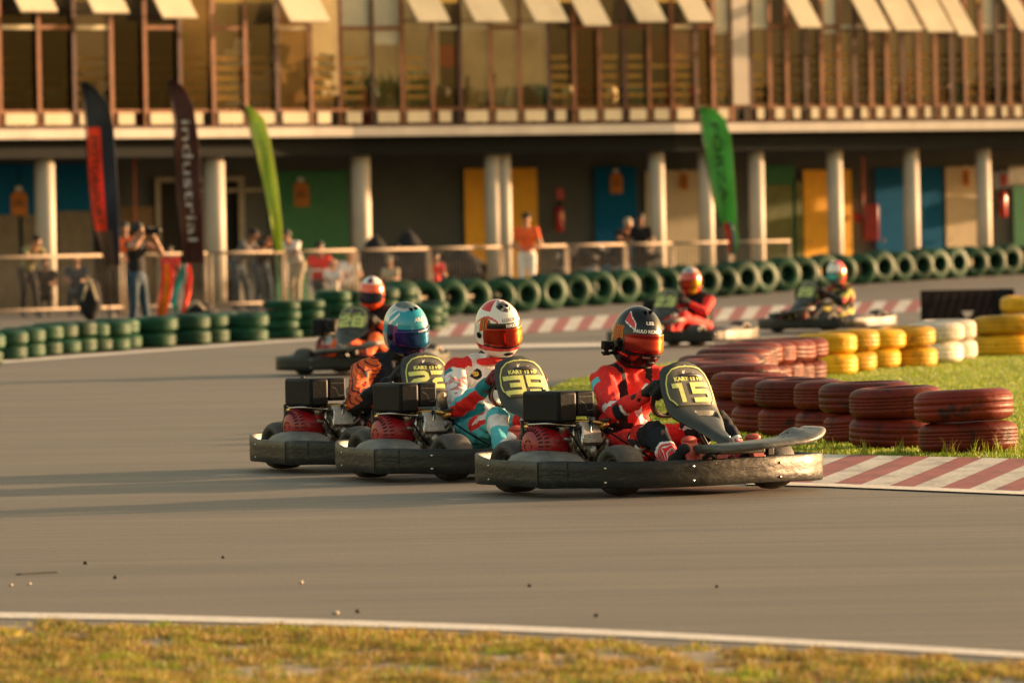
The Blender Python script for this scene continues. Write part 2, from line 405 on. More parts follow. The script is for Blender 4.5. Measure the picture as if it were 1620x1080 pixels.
# plate plane: from top to bottom of the upper fairing
PT, PB = V((.283,YC,.688)), V((.396,YC,.452))
PUP = (PT-PB).normalized(); PN = V((PUP.z, 0, -PUP.x)); PH = (PT-PB).length
def plf(off, hw=.160):
    def f(x, y):           # x to the kart's left (metres), y up from plate bottom
        u = x/hw; return PB+V((0, x, 0))+PUP*y+PN*(off-.030*min(1, abs(u))**3)
    return f
def plate_outline(k=1.):
    pts = [(-.135,.004),(-.150,.03),(-.168,.05),(-.172,.09),(-.165,.15),(-.145,.20),(-.105,.234),(-.05,.247),(0,.249),(.05,.247),(.105,.234),(.145,.20),(.165,.15),(.172,.09),(.168,.05),(.150,.02),(.135,.004)]
    return [(x*k*.93, .116+(y*.965-.116)*k) for x, y in pts]
def make_plate(root, num, logo=True):
    e = empty('number_plate', parent=root)
    mb = MB(); mb.use('plate_dark'); f = plf(.006); o = plate_outline(.97)
    # dense sheet following the curve
    P = []
    for i in range(17):
        y = .006+(.241-.006)*i/16
        xs = [abs(x) for x, yy in o]
        hw = np.interp(y, [p[1] for p in o[:9]], [-p[0] for p in o[:9]])
        P.append([f(hw*(j/8-1), y) for j in range(17)])
    mb.quadgrid(P); mb.build('plate_face', e, mods=[('SOLIDIFY', dict(thickness=.004, offset=-1))], recalc=True)
    g = plf(.0110); mb = MB(); mb.use('lime_print'); add_strip(mb, [(a[0], a[1]) for a in dense(plate_outline(.93))], .0065, g, closed=False)
    mb.build('border_line', e)
    w = .122; gap = .020
    h = .108; x0 = -(w*len(num)+gap*(len(num)-1))/2
    for i, d in enumerate(num):
        ox = x0+i*(w+gap)-(.012 if num[0] == '1' else 0); mb = MB(); mb.use('lime_print')
        for st in GLY[d]:
            add_strip(mb, dense([(ox+(p[0])*w, .026+p[1]*h) for p in st], .02), .027, g)
        mb.build('number_digit', e)
    mb = MB(); mb.use('lime_print'); t = plf(.0115); add_text(mb, 'KART 13 HP', .031, lambda x, y: t(x, y+.149), 1.15, .0016); mb.build('plate_text', e)
    if logo:
        mb = MB(); mb.use('white_print'); add_text(mb, 'K', .030, lambda x, y: t(x-.022+y*.2, y+.186), 1.1, .001)
        add_text(mb, 'artmania', .014, lambda x, y: t(x+.022, y+.188), 1.1, .0004); mb.build('plate_logo', e)
    return e
def dense(pts, step=.012):
    out = []
    for a, b in zip(pts, pts[1:]):
        n = max(1, int(math.dist(a, b)/step))
        out += [(a[0]+(b[0]-a[0])*k/n, a[1]+(b[1]-a[1])*k/n) for k in range(n)]
    return out+[pts[-1]]
def make_engine(root):
    e = empty('engine', (0,0,0), parent=root)
    cx, cy, cz = -.22, -.47, .255
    # fan shroud: a red drum facing outwards with slots, growing back into a cowl
    mb = MB(); mb.use('engine_red')
    mb.lathe([(.001,-.150),(.052,-.150),(.060,-.146),(.075,-.140),(.104,-.120),(.118,-.095),(.122,-.05),(.124,0),(.118,.03)], 40, (cx, cy, cz), 'Y')
    mb.box((cx+.02, cy+.045, cz+.045), (.20,.13,.16), Euler((0,R(12),0)), .03, 4)
    mb.use('shadow_slot')
    for ring, (r0, y, n0) in enumerate(((.090,-.132,26), (.1135,-.104,32))):
        for k in range(n0):
            t = 2*math.pi*k/n0+ring*.2
            if ring and 2.5 < t < 4.2: continue
            d = V((math.cos(t), 0, math.sin(t)))
            m = Matrix((( -d.z, 0, d.x, 0), (0,1,0,0), (d.x, 0, d.z, 0), (0,0,0,1))) @ Matrix.Rotation(R(-38 if ring == 0 else -60), 4, 'X')
            mb.box(V((cx, cy+y, cz))+d*r0, (.0065,.005,.026), m)
    for k in range(6):
        t = k*math.pi/3; mb.box((cx+.03*math.cos(t), cy-.1505, cz+.03*math.sin(t)), (.006,.003,.022), Euler((0,-t,0)))
    mb.build('fan_shroud', e)
    mb = MB(); mb.use('logo_blue').box((cx+.045, cy-.018, cz+.112), (.05,.035,.012), Euler((R(-20),R(14),0)), .004); mb.build('badge', e)
    # crankcase, finned cylinder and head
    mb = MB(); mb.use('engine_grey')
    mb.box((cx+.0, cy+.17, cz-.05), (.20,.15,.17), None, .03, 3)
    mb.box((cx+.14, cy+.10, cz+.005), (.10,.12,.11), Euler((0,R(-20),0)), .02, 3)
    for a_, b_, c_, r_ in ((.16,.03,.02,.030),(.18,.12,-.03,.036),(.13,.06,-.07,.04),(.2,.16,.03,.024)): mb.ell((cx+a_, cy+b_, cz+c_), (r_, r_*.8, r_*1.3)); mb.cyl((cx+a_, cy+b_, cz+c_), (cx+a_+.02, cy+b_-.07, cz+c_+.02), r_*.35, seg=10)
    for k in range(6): mb.box((cx+.11+.020*k, cy+.11, cz+.03+.008*k), (.005,.13,.12), Euler((0,R(-20),0)), .002, 1)
    mb.cyl((cx+.02, cy+.2, cz-.03), (cx+.02, cy+.32, cz-.03), .055, .05, 20); mb.cyl((cx+.02, cy+.30, cz-.03), (cx+.02, cy+.34, cz-.03), .07, seg=24)
    mb.build('crankcase', e)
    # fuel tank / airbox and panel over the engine
    mb = MB(); mb.use('black_plastic'); mb.box((cx+.055, cy-.045, .462), (.33,.125,.168), None, .018, 3)
    mb.use('dark_metal').cyl((cx+.0, cy-.04, .546), (cx+.0, cy-.04, .555), .014, .012, 12)
    mb.build('fuel_tank', e)
    mb = MB(); mb.use('black_plastic'); mb.box((cx+.10, cy+.078, .478), (.225,.115,.135), None, .010, 3)
    mb.use('pod_plastic'); g = lambda x, y: V((cx+.214, cy+.078+x*.5, .480+y))
    add_strip(mb, [(-.085,.035),(-.02,.035),(.095,.035),(.095,-.035),(.02,-.04),(-.015,.0),(-.075,.015)], .003, g)
    mb.build('air_box', e)
    # carburettor, pipes, levers
    mb = MB(); rr = random.Random(3)
    mb.use('engine_grey').cyl((cx+.10,cy-.02,.345),(cx+.10,cy+.07,.345),.028,seg=16).cyl((cx+.13,cy+.18,.30),(cx+.13,cy+.18,.40),.020,seg=12)
    mb.use('chrome').tube([(cx+.18,cy+.02,.20),(cx+.20,cy+.0,.28),(cx+.19,cy+.01,.34),(cx+.15,cy+.03,.375)], .006, res=4)
    mb.tube([(cx+.19,cy+.12,.22),(cx+.21,cy+.11,.34),(cx+.18,cy+.14,.39)], .005, res=4)
    mb.tube([(cx-.12,cy-.05,.38),(cx-.02,cy-.12,.37),(cx+.12,cy-.10,.375),(cx+.2,cy+.02,.36)], .0055, res=5)
    mb.use('brass').cyl((cx-.13,cy-.04,.33),(cx-.10,cy-.08,.365),.015,.020,14); mb.cyl((cx+.19,cy+.19,.345),(cx+.21,cy+.22,.375),.022,.018,14)
    mb.tube([(cx+.02,cy-.08,.385),(cx+.1,cy-.02,.37),(cx+.17,cy+.08,.385),(cx+.22,cy+.18,.37)], .010, res=5)
    mb.use('dark_metal')
    for k in range(16):
        p = V((cx-.12+rr.random()*.36, cy-.07+rr.random()*.36, .325+rr.random()*.06)); q = p+V((rr.uniform(-.05,.05), rr.uniform(-.05,.05), rr.uniform(-.03,.03)))
        mb.cyl(p, q, .006+.008*rr.random(), seg=8)
    for k in range(5): mb.box((cx-.14+rr.random()*.3, cy-.05+rr.random()*.3, .34+rr.random()*.04), (.03+.03*rr.random(),.03,.02+.03*rr.random()), Euler((0,0,rr.random()*3)), .003, 1)
    mb.cyl((cx-.13,cy-.09,.22),(cx-.13,cy-.09,.39),.011,seg=10); mb.cyl((cx-.13,cy+.10,.18),(cx-.13,cy+.10,.39),.011,seg=10); mb.cyl((cx+.2,cy+.12,.14),(cx+.2,cy+.12,.39),.011,seg=10)
    mb.use('chrome').cyl((cx+.215,cy+.05,.18),(cx+.215,cy+.05,.36),.009,seg=10); mb.use('engine_grey').ell((cx+.24,cy+.10,.225),(.022,.022,.03))
    mb.use('black_plastic').tube([(cx+.16,cy+.02,.36),(cx+.22,cy-.03,.33),(cx+.24,cy+.02,.24),(cx+.21,cy+.08,.19)], .007, seg=8, res=6)
    mb.tube([(cx-.10,cy-.05,.38),(cx-.05,cy-.10,.345),(cx+.05,cy-.09,.36),(cx+.11,cy-.03,.34)], .006, seg=8, res=6).tube([(cx+.12,cy+.16,.37),(cx+.2,cy+.22,.33),(cx+.3,cy+.3,.25),(cx+.42,cy+.40,.16)], .005, seg=8, res=6)
    mb.build('carburettor', e)
    mb = MB(); mb.use('dark_metal').box((cx-.12,cy+.33,.17), (.36,.05,.10), Euler((0,R(8),0)), .02, 3); mb.build('chain_guard', e)
    mb = MB(); mb.use('dark_metal').tube([(cx+.14,cy+.2,.25),(cx+.05,cy+.3,.30),(cx-.15,cy+.3,.30),(cx-.3,cy+.25,.30)], .022, seg=12, res=5).cyl((cx-.42,cy+.25,.30),(cx-.25,cy+.25,.30),.055,seg=20)
    mb.build('exhaust', e)
    return e
def make_kart(num, worn=True):
    root = empty('racing_kart')
    make_bumper(root, worn)
    for x, y, r, w, s in ((-.50,-.49,.142,.205,0), (-.50,.50,.142,.205,0), (.40,-.475,.134,.165,.04), (.40,.53,.134,.165,.05)): make_wheel(root, x, y, r, w, s)
    # frame
    mb = MB(); mb.use('green_tube')
    for pts in ([(-.68,-.33,.09),(.05,-.30,.075),(.5,-.20,.075),(.70,-.22,.085)], [(-.68,.33,.09),(.05,.30,.075),(.5,.26,.075),(.70,.28,.085)],
                [(.66,-.22,.085),(.68,.0,.085),(.66,.28,.085)], [(-.15,-.30,.08),(-.15,-.70,.11),(.2,-.74,.11),(.25,-.3,.08)], [(-.15,.30,.08),(-.15,.70,.11),(.2,.74,.11),(.25,.3,.08)],
                [(.30,YC,.10),(.46,YC,.18),(.58,YC-.02,.24)], [(.26,-.2,.08),(.40,-.18,.20),(.60,-.13,.225),(.74,-.10,.225)], [(.26,.3,.08),(.40,.28,.20),(.60,.23,.225),(.74,.20,.225)],
                [(-.72,-.45,.12),(-.80,-.2,.12),(-.80,.2,.12),(-.72,.45,.12)]):
        mb.tube(pts, .0155, seg=10, res=5)
    mb.tube([(.60,-.15,.225),(.60,.25,.225)], .0155, seg=10); mb.cyl((-.50,-.42,.142),(-.50,.42,.142),.02,seg=14)
    mb.use('dark_metal').cyl((.40,-.40,.134),(.40,-.2,.10),.014,seg=10).cyl((.40,.46,.134),(.40,.26,.10),.014,seg=10); mb.tube([(.33,-.42,.13),(.36,.0,.13),(.33,.46,.13)], .008, res=3)
    mb.build('chassis_frame', root)
    mb = MB(); mb.use('floor_pan').prism([(-.1,-.3,.055),(.5,-.22,.055),(.68,-.22,.055),(.68,.28,.055),(.5,.26,.055),(-.1,.3,.055)], (0,0,.006)); mb.build('floor_tray', root)
    # side pod covers
    for s, nm in ((-1, 'side_pod'), (1, 'side_pod')):
        mb = MB(); mb.use('pod_plastic')
        P = []
        for x, y0, y1, zt in ((-.31,.57,.70,.13),(-.30,.56,.715,.205),(-.26,.55,.73,.222),(-.12,.54,.765,.232),(.05,.54,.79,.226),(.17,.55,.80,.205),(.24,.57,.79,.180),(.25,.58,.78,.12)):
            P.append([(x,s*y0,.10),(x,s*y0,zt-.012),(x,s*(y0+.015),zt),(x,s*((y0+y1)/2),zt+.004),(x,s*(y1-.03),zt-.014),(x,s*y1,zt-.04),(x,s*y1,.10)])
        mb.quadgrid(P, cap=True); mb.build(nm, root)
    # nose: low shelf sweeping up to a raised lip at its left end
    mb = MB(); mb.use('nose_worn'); P = []
    n = 26
    for i in range(n):
        t = i/(n-1); y = -.17+.71*t
        xf = .97-.13*abs(2*t-1)**3+.02*t; xb = xf-.26+.05*abs(2*t-1)**2
        z = .245+.045*t+.035*max(0, (t-.62)/.38)**2; th = .020
        lip = .030*math.exp(-((t-.80)/.10)**2)
        P.append([(xb,y,z-.01),(xb,y,z+.008+lip),(xb+.03,y,z+.014+lip*1.1),((xb+xf)/2,y,z+.014+lip*.3),(xf-.03,y,z+.012),(xf-.006,y,z+.004),(xf,y,z-.010),(xf-.004,y,z-th),(xf-.02,y,z-th-.004),(xb+.04,y,z-.03)])
    mb.quadgrid(P, closed_v=True, cap=True); nz = mb.build('nose_cone', root)
    for x, y, z in ((.86,.22,.304),(.84,.30,.313),(.80,.02,.292)): mb = MB(); mb.use('shadow_slot').ell((x,y,z),(.008,.008,.004),None,10,6); mb.build('rivet', nz)
    mb = MB(); mb.use('dark_metal').box((.74,.03,.225),(.12,.30,.03),None,.006).box((.74,.25,.22),(.04,.04,.05),None,.004).box((.74,-.12,.215),(.04,.04,.04),None,.004); mb.build('nose_bracket', root)
    # pedals
    for y in (-.155, .27):
        mb = MB(); mb.use('pedal_red'); m = Euler((0,R(-25),0))
        mb.box((.60,y,.225),(.030,.095,.15),m,.014,4); mb.ell((.582,y,.285),(.020,.050,.022),m,18,10)
        mb.use('dark_metal').cyl((.60,y-.05,.12),(.60,y+.05,.12),.008,seg=8); mb.build('pedal', root)
    # seat
    mb = MB(); mb.use('seat_shell'); P = []
    for x, z, w, d in ((.02,.12,.16,.02),(-.06,.075,.19,.06),(-.18,.065,.205,.10),(-.28,.085,.21,.15),(-.36,.16,.205,.17),(-.40,.26,.20,.13),(-.43,.36,.185,.08),(-.455,.44,.15,.04),(-.46,.47,.09,.02)):
        P.append([(x+d*.9*abs(u)**2.5, YC+u*w, z+d*abs(u)**2.5) for u in np.linspace(-1,1,15)])
    mb.quadgrid(P); mb.build('seat', root, mods=[('SOLIDIFY', dict(thickness=.012)), ('SUBSURF', dict(levels=1, render_levels=1))])
    # steering wheel: its own empty frame so it may be tilted
    mb = MB(); mb.use('wheel_rim'); c = WC; nv = WN; u = V((0,1,0)); w = nv.cross(u)
    mb.tube([c+(u*math.cos(t)+w*math.sin(t))*.150 for t in [2*math.pi*k/40 for k in range(40)]], .0145, seg=10, closed=True)
    sw = mb.build('steering_wheel', root)
    mb = MB(); mb.use('black_plastic')
    for t in (0, math.pi, -math.pi/2 if w.z > 0 else math.pi/2): mb.tube([c-nv*.02, c+(u*math.cos(t)+w*math.sin(t))*.145], .010, seg=8)
    mb.ell(tuple(c-nv*.01), (.04,.04,.03)); mb.build('hub', sw)
    mb = MB(); mb.use('dark_metal').cyl(c-nv*.02, (.56,YC,.17), .012, seg=10); mb.build('steering_column', root)
    make_fairing(root); make_plate(root, num); make_engine(root)
    return root
WC = V((.27,YC,.50)); WN = V((-.72,0,.69)).normalized()   # steering wheel centre and normal (towards the driver)
def worn_mat(k, base, edge):
    """moulded plastic with long scuffs running along the surface and pale chips"""
    m = mat(k, base, .43, spec=.32, var=.5, vs=4, stretch=(1,1,2), bump=.2, bs=16); n = m.node_tree.nodes; L = m.node_tree.links; b = n['Principled BSDF']
    tc = [x for x in n if x.type == 'TEX_COORD'][0]; mp = n.new('ShaderNodeMapping'); mp.inputs['Scale'].default_value = (1.5,1.5,7); L.new(tc.outputs['Object'], mp.inputs['Vector'])
    nz = n.new('ShaderNodeTexNoise'); nz.inputs['Scale'].default_value = 9; nz.inputs['Detail'].default_value = 8; nz.inputs['Roughness'].default_value = .75; L.new(mp.outputs[0], nz.inputs['Vector'])
    cr = n.new('ShaderNodeValToRGB'); cr.color_ramp.elements[0].position = .54; cr.color_ramp.elements[1].position = .72; L.new(nz.outputs['Fac'], cr.inputs[0])
    mx = n.new('ShaderNodeMix'); mx.data_type = 'RGBA'; L.new(cr.outputs[0], mx.inputs[0])
    src = b.inputs['Base Color'].links[0].from_socket; L.new(src, mx.inputs[6]); mx.inputs[7].default_value = edge+(1,); L.new(mx.outputs[2], b.inputs['Base Color'])
    # gouges
    mg = n.new('ShaderNodeMapping'); mg.inputs['Scale'].default_value = (1,1,6); L.new(tc.outputs['Object'], mg.inputs['Vector'])
    g = n.new('ShaderNodeTexNoise'); g.inputs['Scale'].default_value = 7; g.inputs['Detail'].default_value = 6; g.inputs['Distortion'].default_value = 1.5; L.new(mg.outputs[0], g.inputs['Vector'])
    cg = n.new('ShaderNodeValToRGB'); cg.color_ramp.elements[0].position = .30; cg.color_ramp.elements[1].position = .37; L.new(g.outputs['Fac'], cg.inputs[0])
    m2 = n.new('ShaderNodeMix'); m2.data_type = 'RGBA'; L.new(cg.outputs[0], m2.inputs[0]); m2.inputs[6].default_value = (.008,.008,.008,1); L.new(mx.outputs[2], m2.inputs[7]); L.new(m2.outputs[2], b.inputs['Base Color'])
    bp = [x for x in n if x.type == 'BUMP'][0]; ad = n.new('ShaderNodeMath'); ad.operation = 'ADD'; L.new(bp.inputs['Height'].links[0].from_socket, ad.inputs[0]); L.new(cg.outputs[0], ad.inputs[1]); L.new(ad.outputs[0], bp.inputs['Height'])
    M[k] = m
worn_mat('bumper_worn', (.010,.0115,.0115), (.055,.052,.044))
worn_mat('nose_worn', (.10,.10,.09), (.20,.19,.16))
mk('wheel_rim', (.03,.02,.015), .28, var=.2, coat=.7)
# ------------------------------------------------------------------ helmet
def make_helmet(parent, loc, rot, scheme, texts=(), visor='visor_dark', peak=False):
    e = empty('helmet', loc, parent=parent); e.rotation_euler = rot
    nu, nv = 120, 72
    def surf(az, el, off=0.):
        ce, se = math.cos(el), math.sin(el)
        x, y, z = ce*math.cos(az), ce*math.sin(az), se
        rx = .150 if x > 0 else .150; p = V((x*rx, y*.128, z*.160))
        if z < 0:                               # jaw: straight sides, chin bar forward
            k = min(1, -z/.75); fr = max(0, x)
            p.x += .030*k*fr-.030*k*max(0, -x); p.y *= (1+.16*k*max(0, 1-abs(z))**.5) if True else 1
            p.z *= 1.20; p.x += .012*fr*math.exp(-((z+.45)/.2)**2)
        d = p.normalized(); return p+d*off
    mb = MB(); lo = -1.02
    P = []; cols = []
    for i in range(nv+1):
        el = lo+(math.pi/2-.02-lo)*i/nv
        P.append([surf(2*math.pi*j/nu, el) for j in range(nu)])
    allm = sorted({m for m in scheme.mats}); mb.use(allm[0])
    vs = [[mb.bm.verts.new(p) for p in row] for row in P]
    for k in allm: mb.use(k)
    idx = {k: i for i, k in enumerate(mb.mats)}
    for i in range(nv):
        for j in range(nu):
            f = mb.bm.faces.new([vs[i][j], vs[i][(j+1) % nu], vs[i+1][(j+1) % nu], vs[i+1][j]])
            az = 2*math.pi*(j+.5)/nu; az = az-2*math.pi if az > math.pi else az; el = lo+(math.pi/2-.02-lo)*(i+.5)/nv
            f.material_index = idx[scheme(math.degrees(az), math.degrees(el))]; f.smooth = True
    f = mb.bm.faces.new(vs[-1]); f.material_index = idx[scheme(0, 89)]; f.smooth = True
    mb.build('helmet_shell', e, mods=[('SOLIDIFY', dict(thickness=.012, offset=-1))])
    # visor
    mb = MB(); mb.use(visor); P = []
    for i in range(13):
        P.append([surf(R(a), R(el), .0055) for a in np.linspace(-69, 69, 53) for el in [-25+(33-9*abs(a/69)**3)*i/12+ (5*abs(a/69)**2)]])
    mb.quadgrid(P); mb.build('visor', e, mods=[('SOLIDIFY', dict(thickness=.003, offset=-1))])
    # rubber edge, neck roll, pivots and vents
    mb = MB(); mb.use('black_plastic'); mb.tube([surf(R(a), R(-27+5*abs(a/80)**2), .003) for a in np.linspace(-70, 70, 40)], .0045, seg=6)
    mb.build('visor_seal', e); mb = MB(); mb.use('black_plastic').tube([surf(2*math.pi*k/48, lo, .0)*.985 for k in range(48)], .009, seg=8, closed=True); mb.build('neck_roll', e)
    for s in (-1, 1):
        p = surf(R(82*s), R(-8), .004); q = surf(R(82*s), R(-8), .010); mp_ = MB(); mp_.use('black_plastic').cyl(p, q, .020, .016, 16); mp_.build('visor_pivot', e)
        mb = MB(); mb.use('black_plastic').ell(surf(R(14*s), R(58), .004), (.020,.010,.008), None, 12, 8); mb.build('air_vent', e)
    mb = MB(); mb.use('black_plastic').ell(surf(0, R(-43), .002), (.008,.032,.010), None, 12, 8); mb.build('chin_vent', e)
    for s, a0, el0, size, mk_, bold, off, xs in texts:
        mb = MB(); mb.use(mk_)
        def f(x, y): return surf(R(a0)+x/.138, R(el0)+y/.158, off)
        add_text(mb, s, size, f, xs, bold); mb.build('helmet_lettering', e)
    return e, surf
class Scheme:
    def __init__(s, mats, fn): s.mats = mats; s.fn = fn
    def __call__(s, a, e): return s.fn(a, e)
WC = V((.22,.05,.51)); WN = V((-.72,0,.69)).normalized()
# ------------------------------------------------------------------ drivers (one continuous body each; helmet, gloves and visor are children)
def make_glove(parent, t, elbow, side, m, vox=.0055):
    u = V((0,1,0)); w = WN.cross(u)
    if w.z < 0: w = -w
    er = u*math.cos(t)+w*math.sin(t); T = -u*math.sin(t)+w*math.cos(t); c = WC+er*.15
    if T.z < 0: T = -T
    D = lambda ph: er*math.cos(R(ph))+WN*math.sin(R(ph))
    wr = c+(V(elbow)-c).normalized()*.105+WN*.012
    pr = [('p', wr, c+D(45)*.040+T*.020, .030, .022), ('p', wr, c+D(45)*.040-T*.026, .030, .021), ('p', wr, c+D(45)*.042, .031, .024),
          ('p', wr+(V(elbow)-c).normalized()*.05, wr, .037, .033)]
    for i, (k, r) in enumerate(((-1.5,.0092),(-.5,.0105),(.5,.0108),(1.5,.0104))):
        o = T*k*.0225; a = [c+D(ph)*rr+o for ph, rr in ((38,.040),(-20,.034),(-85,.031),(-145+8*i,.030))]
        for p, q in zip(a, a[1:]): pr.append(('f', p, q, r*1.12, r))
    th = [wr+T*.018+(c-wr)*.35, c+D(85)*.036+T*.050, c+D(150)*.030+T*.046, c+D(190)*.028+T*.040]
    for p, q in zip(th, th[1:]): pr.append(('t', p, q, .0135, .0115))
    g = union_body('glove', pr, vox, [m, 'glove_trim'], lambda tg, t_, cc, n: 'glove_trim' if tg == 'p' and abs(((cc-wr).dot(T))) < .006 and n.dot(WN) > .3 else m, parent, 2)
    return wr
mk('glove_trim', (.4,.38,.36), .6)
def make_driver(pos, rz, label, paint, mats, pose, helm, glove='glove_black', vox=.0065, scale=1.):
    root = empty('person', pos, rz, label, 'person', 'kart drivers')
    P = dict(hip=(-.27,.07,.21), belly=(-.30,.08,.34), chest=(-.29,.09,.50), neck=(-.25,.11,.66), head=(-.22,.12,.815),
             shR=(-.27,-.085,.585), shL=(-.22,.285,.58), elR=(-.01,-.20,.42), elL=(.02,.36,.40), tR=R(165), tL=R(10),
             knR=(.27,-.14,.315), knL=(.30,.26,.35), anR=(.50,-.20,.15), anL=(.52,.26,.15), toR=(.585,-.19,.23), toL=(.60,.26,.23))
    P.update(pose); g = {k: V(v) if not isinstance(v, (int, float)) else v for k, v in P.items()}
    wR = make_glove(root, g['tR'], g['elR'], -1, glove, .0055 if vox < .015 else .012); wL = make_glove(root, g['tL'], g['elL'], 1, glove, .0055 if vox < .015 else .012)
    hR, hL = g['hip']+V((.04,-.09,0)), g['hip']+V((.04,.09,0))
    s0 = g['chest']+V((0,0,.11))
    pr = [('hip', g['hip'], (.15,.175,.12), None), ('belly', g['belly'], (.125,.155,.15), None), ('chest', g['chest'], (.125,.18,.165), None),
          ('shoulderR', s0, g['shR'], .085, .072), ('shoulderL', s0, g['shL'], .085, .072), ('neck', s0, g['neck'], .085, .058), ('head', g['neck'], g['head'], .055, .075),
          ('armR', g['shR'], g['elR'], .071, .056), ('armL', g['shL'], g['elL'], .071, .056), ('foreR', g['elR'], wR, .057, .040), ('foreL', g['elL'], wL, .057, .040),
          ('thighR', hR, g['knR'], .098, .072), ('thighL', hL, g['knL'], .098, .072), ('shinR', g['knR'], g['anR'], .068, .048), ('shinL', g['knL'], g['anL'], .068, .048),
          ('footR', g['anR'], g['toR'], .048, .034), ('footL', g['anL'], g['toL'], .048, .034),
          ('head', g['head']+V((.085,0,-.01)), g['head']+V((.095,0,-.03)), .012, .014)]
    b = union_body('body', pr, vox, mats, paint(g), root, 3)
    # cloth folds as real relief
    rr = random.Random(int(pos[0]*100))
    ph = [rr.random()*6 for _ in range(6)]
    if vox < .015:
        me = b.data; nv = len(me.vertices); co = np.empty(nv*3, np.float32); me.vertices.foreach_get('co', co); co = co.reshape(-1, 3).astype(float)
        no = np.empty(nv*3, np.float32); me.vertices.foreach_get('normal', no); no = no.reshape(-1, 3); x, y, z = co.T
        d = .0048*np.sin(x*38+z*55+ph[0]+2.2*np.sin(y*17+ph[1]))+.0038*np.sin(y*62-z*34+ph[2]+2*np.sin(x*23+ph[3]))+.0022*np.sin(x*90+y*70+ph[4]+2*np.sin(z*41+ph[5]))
        d[z > .70] = 0; co += no*d[:, None]; me.vertices.foreach_set('co', co.astype(np.float32).ravel()); me.update()
    make_helmet(root, tuple(g['head']+V((0,0,.01))), helm['rot'], helm['scheme'], helm.get('texts', ()), helm['visor'])
    if helm.get('roll'):                     # padded collar of the suit
        mb = MB(); mb.use(helm['roll']); n = g['neck']
        mb.tube([n+V((.085*math.cos(t), .080*math.sin(t), -.035+.012*math.cos(t))) for t in [2*math.pi*k/28 for k in range(28)]], .021, seg=10, closed=True); mb.build('collar', root)
    return root
def paint15(g):
    def f(tg, t, c, n):
        if tg in ('head', 'neck'): return 'black_cloth' if c.z > g['neck'].z+.02 else 'red_cloth'
        if tg == 'shoulderR' and .42 < t < .60: return 'black_cloth'
        if tg == 'shoulderL' and .42 < t < .60: return 'black_cloth'
        if tg[:8] == 'shoulder': return 'red_cloth'
        if tg in ('armR', 'armL'):
            if t > .86: return 'check_print'
            if .12 < t < .26 and n.y < -.6: return 'teal_cloth'
            return 'red_cloth'
        if tg in ('foreR', 'foreL'):
            if .10 < t < .34: return 'navy_cloth' if n.z < .55 else 'check_print'
            if .34 <= t < .42: return 'white_cloth' if n.z < .2 else 'check_print'
            return 'red_cloth'
        if tg in ('chest', 'belly'):
            d = (V((c.y, c.z))-V((g['chest'].y+.10, g['chest'].z-.05))).length
            if n.x > .2 and .085 < d < .125 and c.y < g['chest'].y+.07: return 'white_cloth'
            if c.z < .36 and n.y < -.2 or c.z < .315: return 'black_cloth'
            if -.115 < c.y-g['chest'].y < -.07 and n.x > 0: return 'black_cloth'
            return 'red_cloth'
        if tg == 'hip': return 'black_cloth' if c.z > .26 and n.x < .3 else 'red_cloth'
        if tg[:5] == 'thigh': return 'red_cloth' if t < .62 else ('check_print' if t < .84 else 'black_cloth')
        if tg[:4] == 'shin': return 'navy_cloth' if t < .50 else ('white_cloth' if t < .56 else 'ankle_stripes')
        return 'black_cloth'
    return f
def paint39(g):
    def f(tg, t, c, n):
        if tg in ('head', 'neck'): return 'black_cloth' if c.z > g['neck'].z+.02 else 'white_cloth'
        if tg[:8] == 'shoulder': return 'red_cloth' if t > .55 and n.z > .25 else 'white_cloth'
        if tg[:3] == 'arm':
            if t < .16 and n.z > 0: return 'red_cloth'
            if .16 < t < .26 and n.y < -.6: return 'deep_teal_cloth'
            if t > .55 and n.z < -.1: return 'teal_cloth'
            if t > .8: return 'red_cloth' if n.z < -.3 else 'sleeve_print'
            return 'sleeve_print' if .35 < t < .75 else 'white_cloth'
        if tg[:4] == 'fore':
            if t > .78: return 'deep_teal_cloth'
            return 'red_cloth' if n.z < .10 else ('teal_cloth' if n.z < .7 else 'white_cloth')
        if tg == 'chest':
            a = V((c.y, c.z))-V((g['chest'].y-.095, g['chest'].z+.075))
            if n.x > .2 and a.length < .034: return 'helmet_yellow' if .010 < a.length < .016 or abs(a.x) < .005 and abs(a.y) < .012 else 'black_cloth'
            return 'white_cloth'
        if tg == 'belly':
            if n.y < -.25 or n.x < 0: return 'deep_teal_cloth'
            if c.z < .34 and -.02 < c.y-g['belly'].y < .1: return 'flag_patch'
            return 'white_cloth'
        if tg == 'hip': return 'teal_cloth'
        if tg[:5] == 'thigh':
            if n.z > -.1 and .50 < t < .97:
                if t < .60 or n.z < .12: return 'red_cloth'
                return 'red_cloth' if .70 < t < .86 and .72 < n.z < .93 else 'white_cloth'
            return 'teal_cloth'
        if tg[:4] == 'shin': return 'white_cloth' if t < .4 else 'teal_cloth'
        return 'white_cloth'
    return f
def paint22(g):
    def f(tg, t, c, n):
        if tg in ('head', 'neck'): return 'black_cloth'
        if tg[:3] == 'arm': return 'lava_print'
        if tg[:4] == 'fore': return 'black_cloth' if t > .3 or n.z < -.2 else 'lava_print'
        if tg[:8] == 'shoulder': return 'lava_print' if t > .55 else 'navy_cloth'
        if tg == 'chest':
            if n.x > .2 and .02 < c.y-g['chest'].y < .08 and c.z < g['chest'].z+.04: return 'red_cloth'
            return 'navy_cloth'
        if tg in ('hip', 'belly'): return 'black_cloth' if n.x < .6 else 'lava_print'
        if tg[:5] == 'thigh': return 'lava_print' if t > .3 else 'black_cloth'
        return 'lava_print' if tg[:4] == 'shin' else 'black_cloth'
    return f
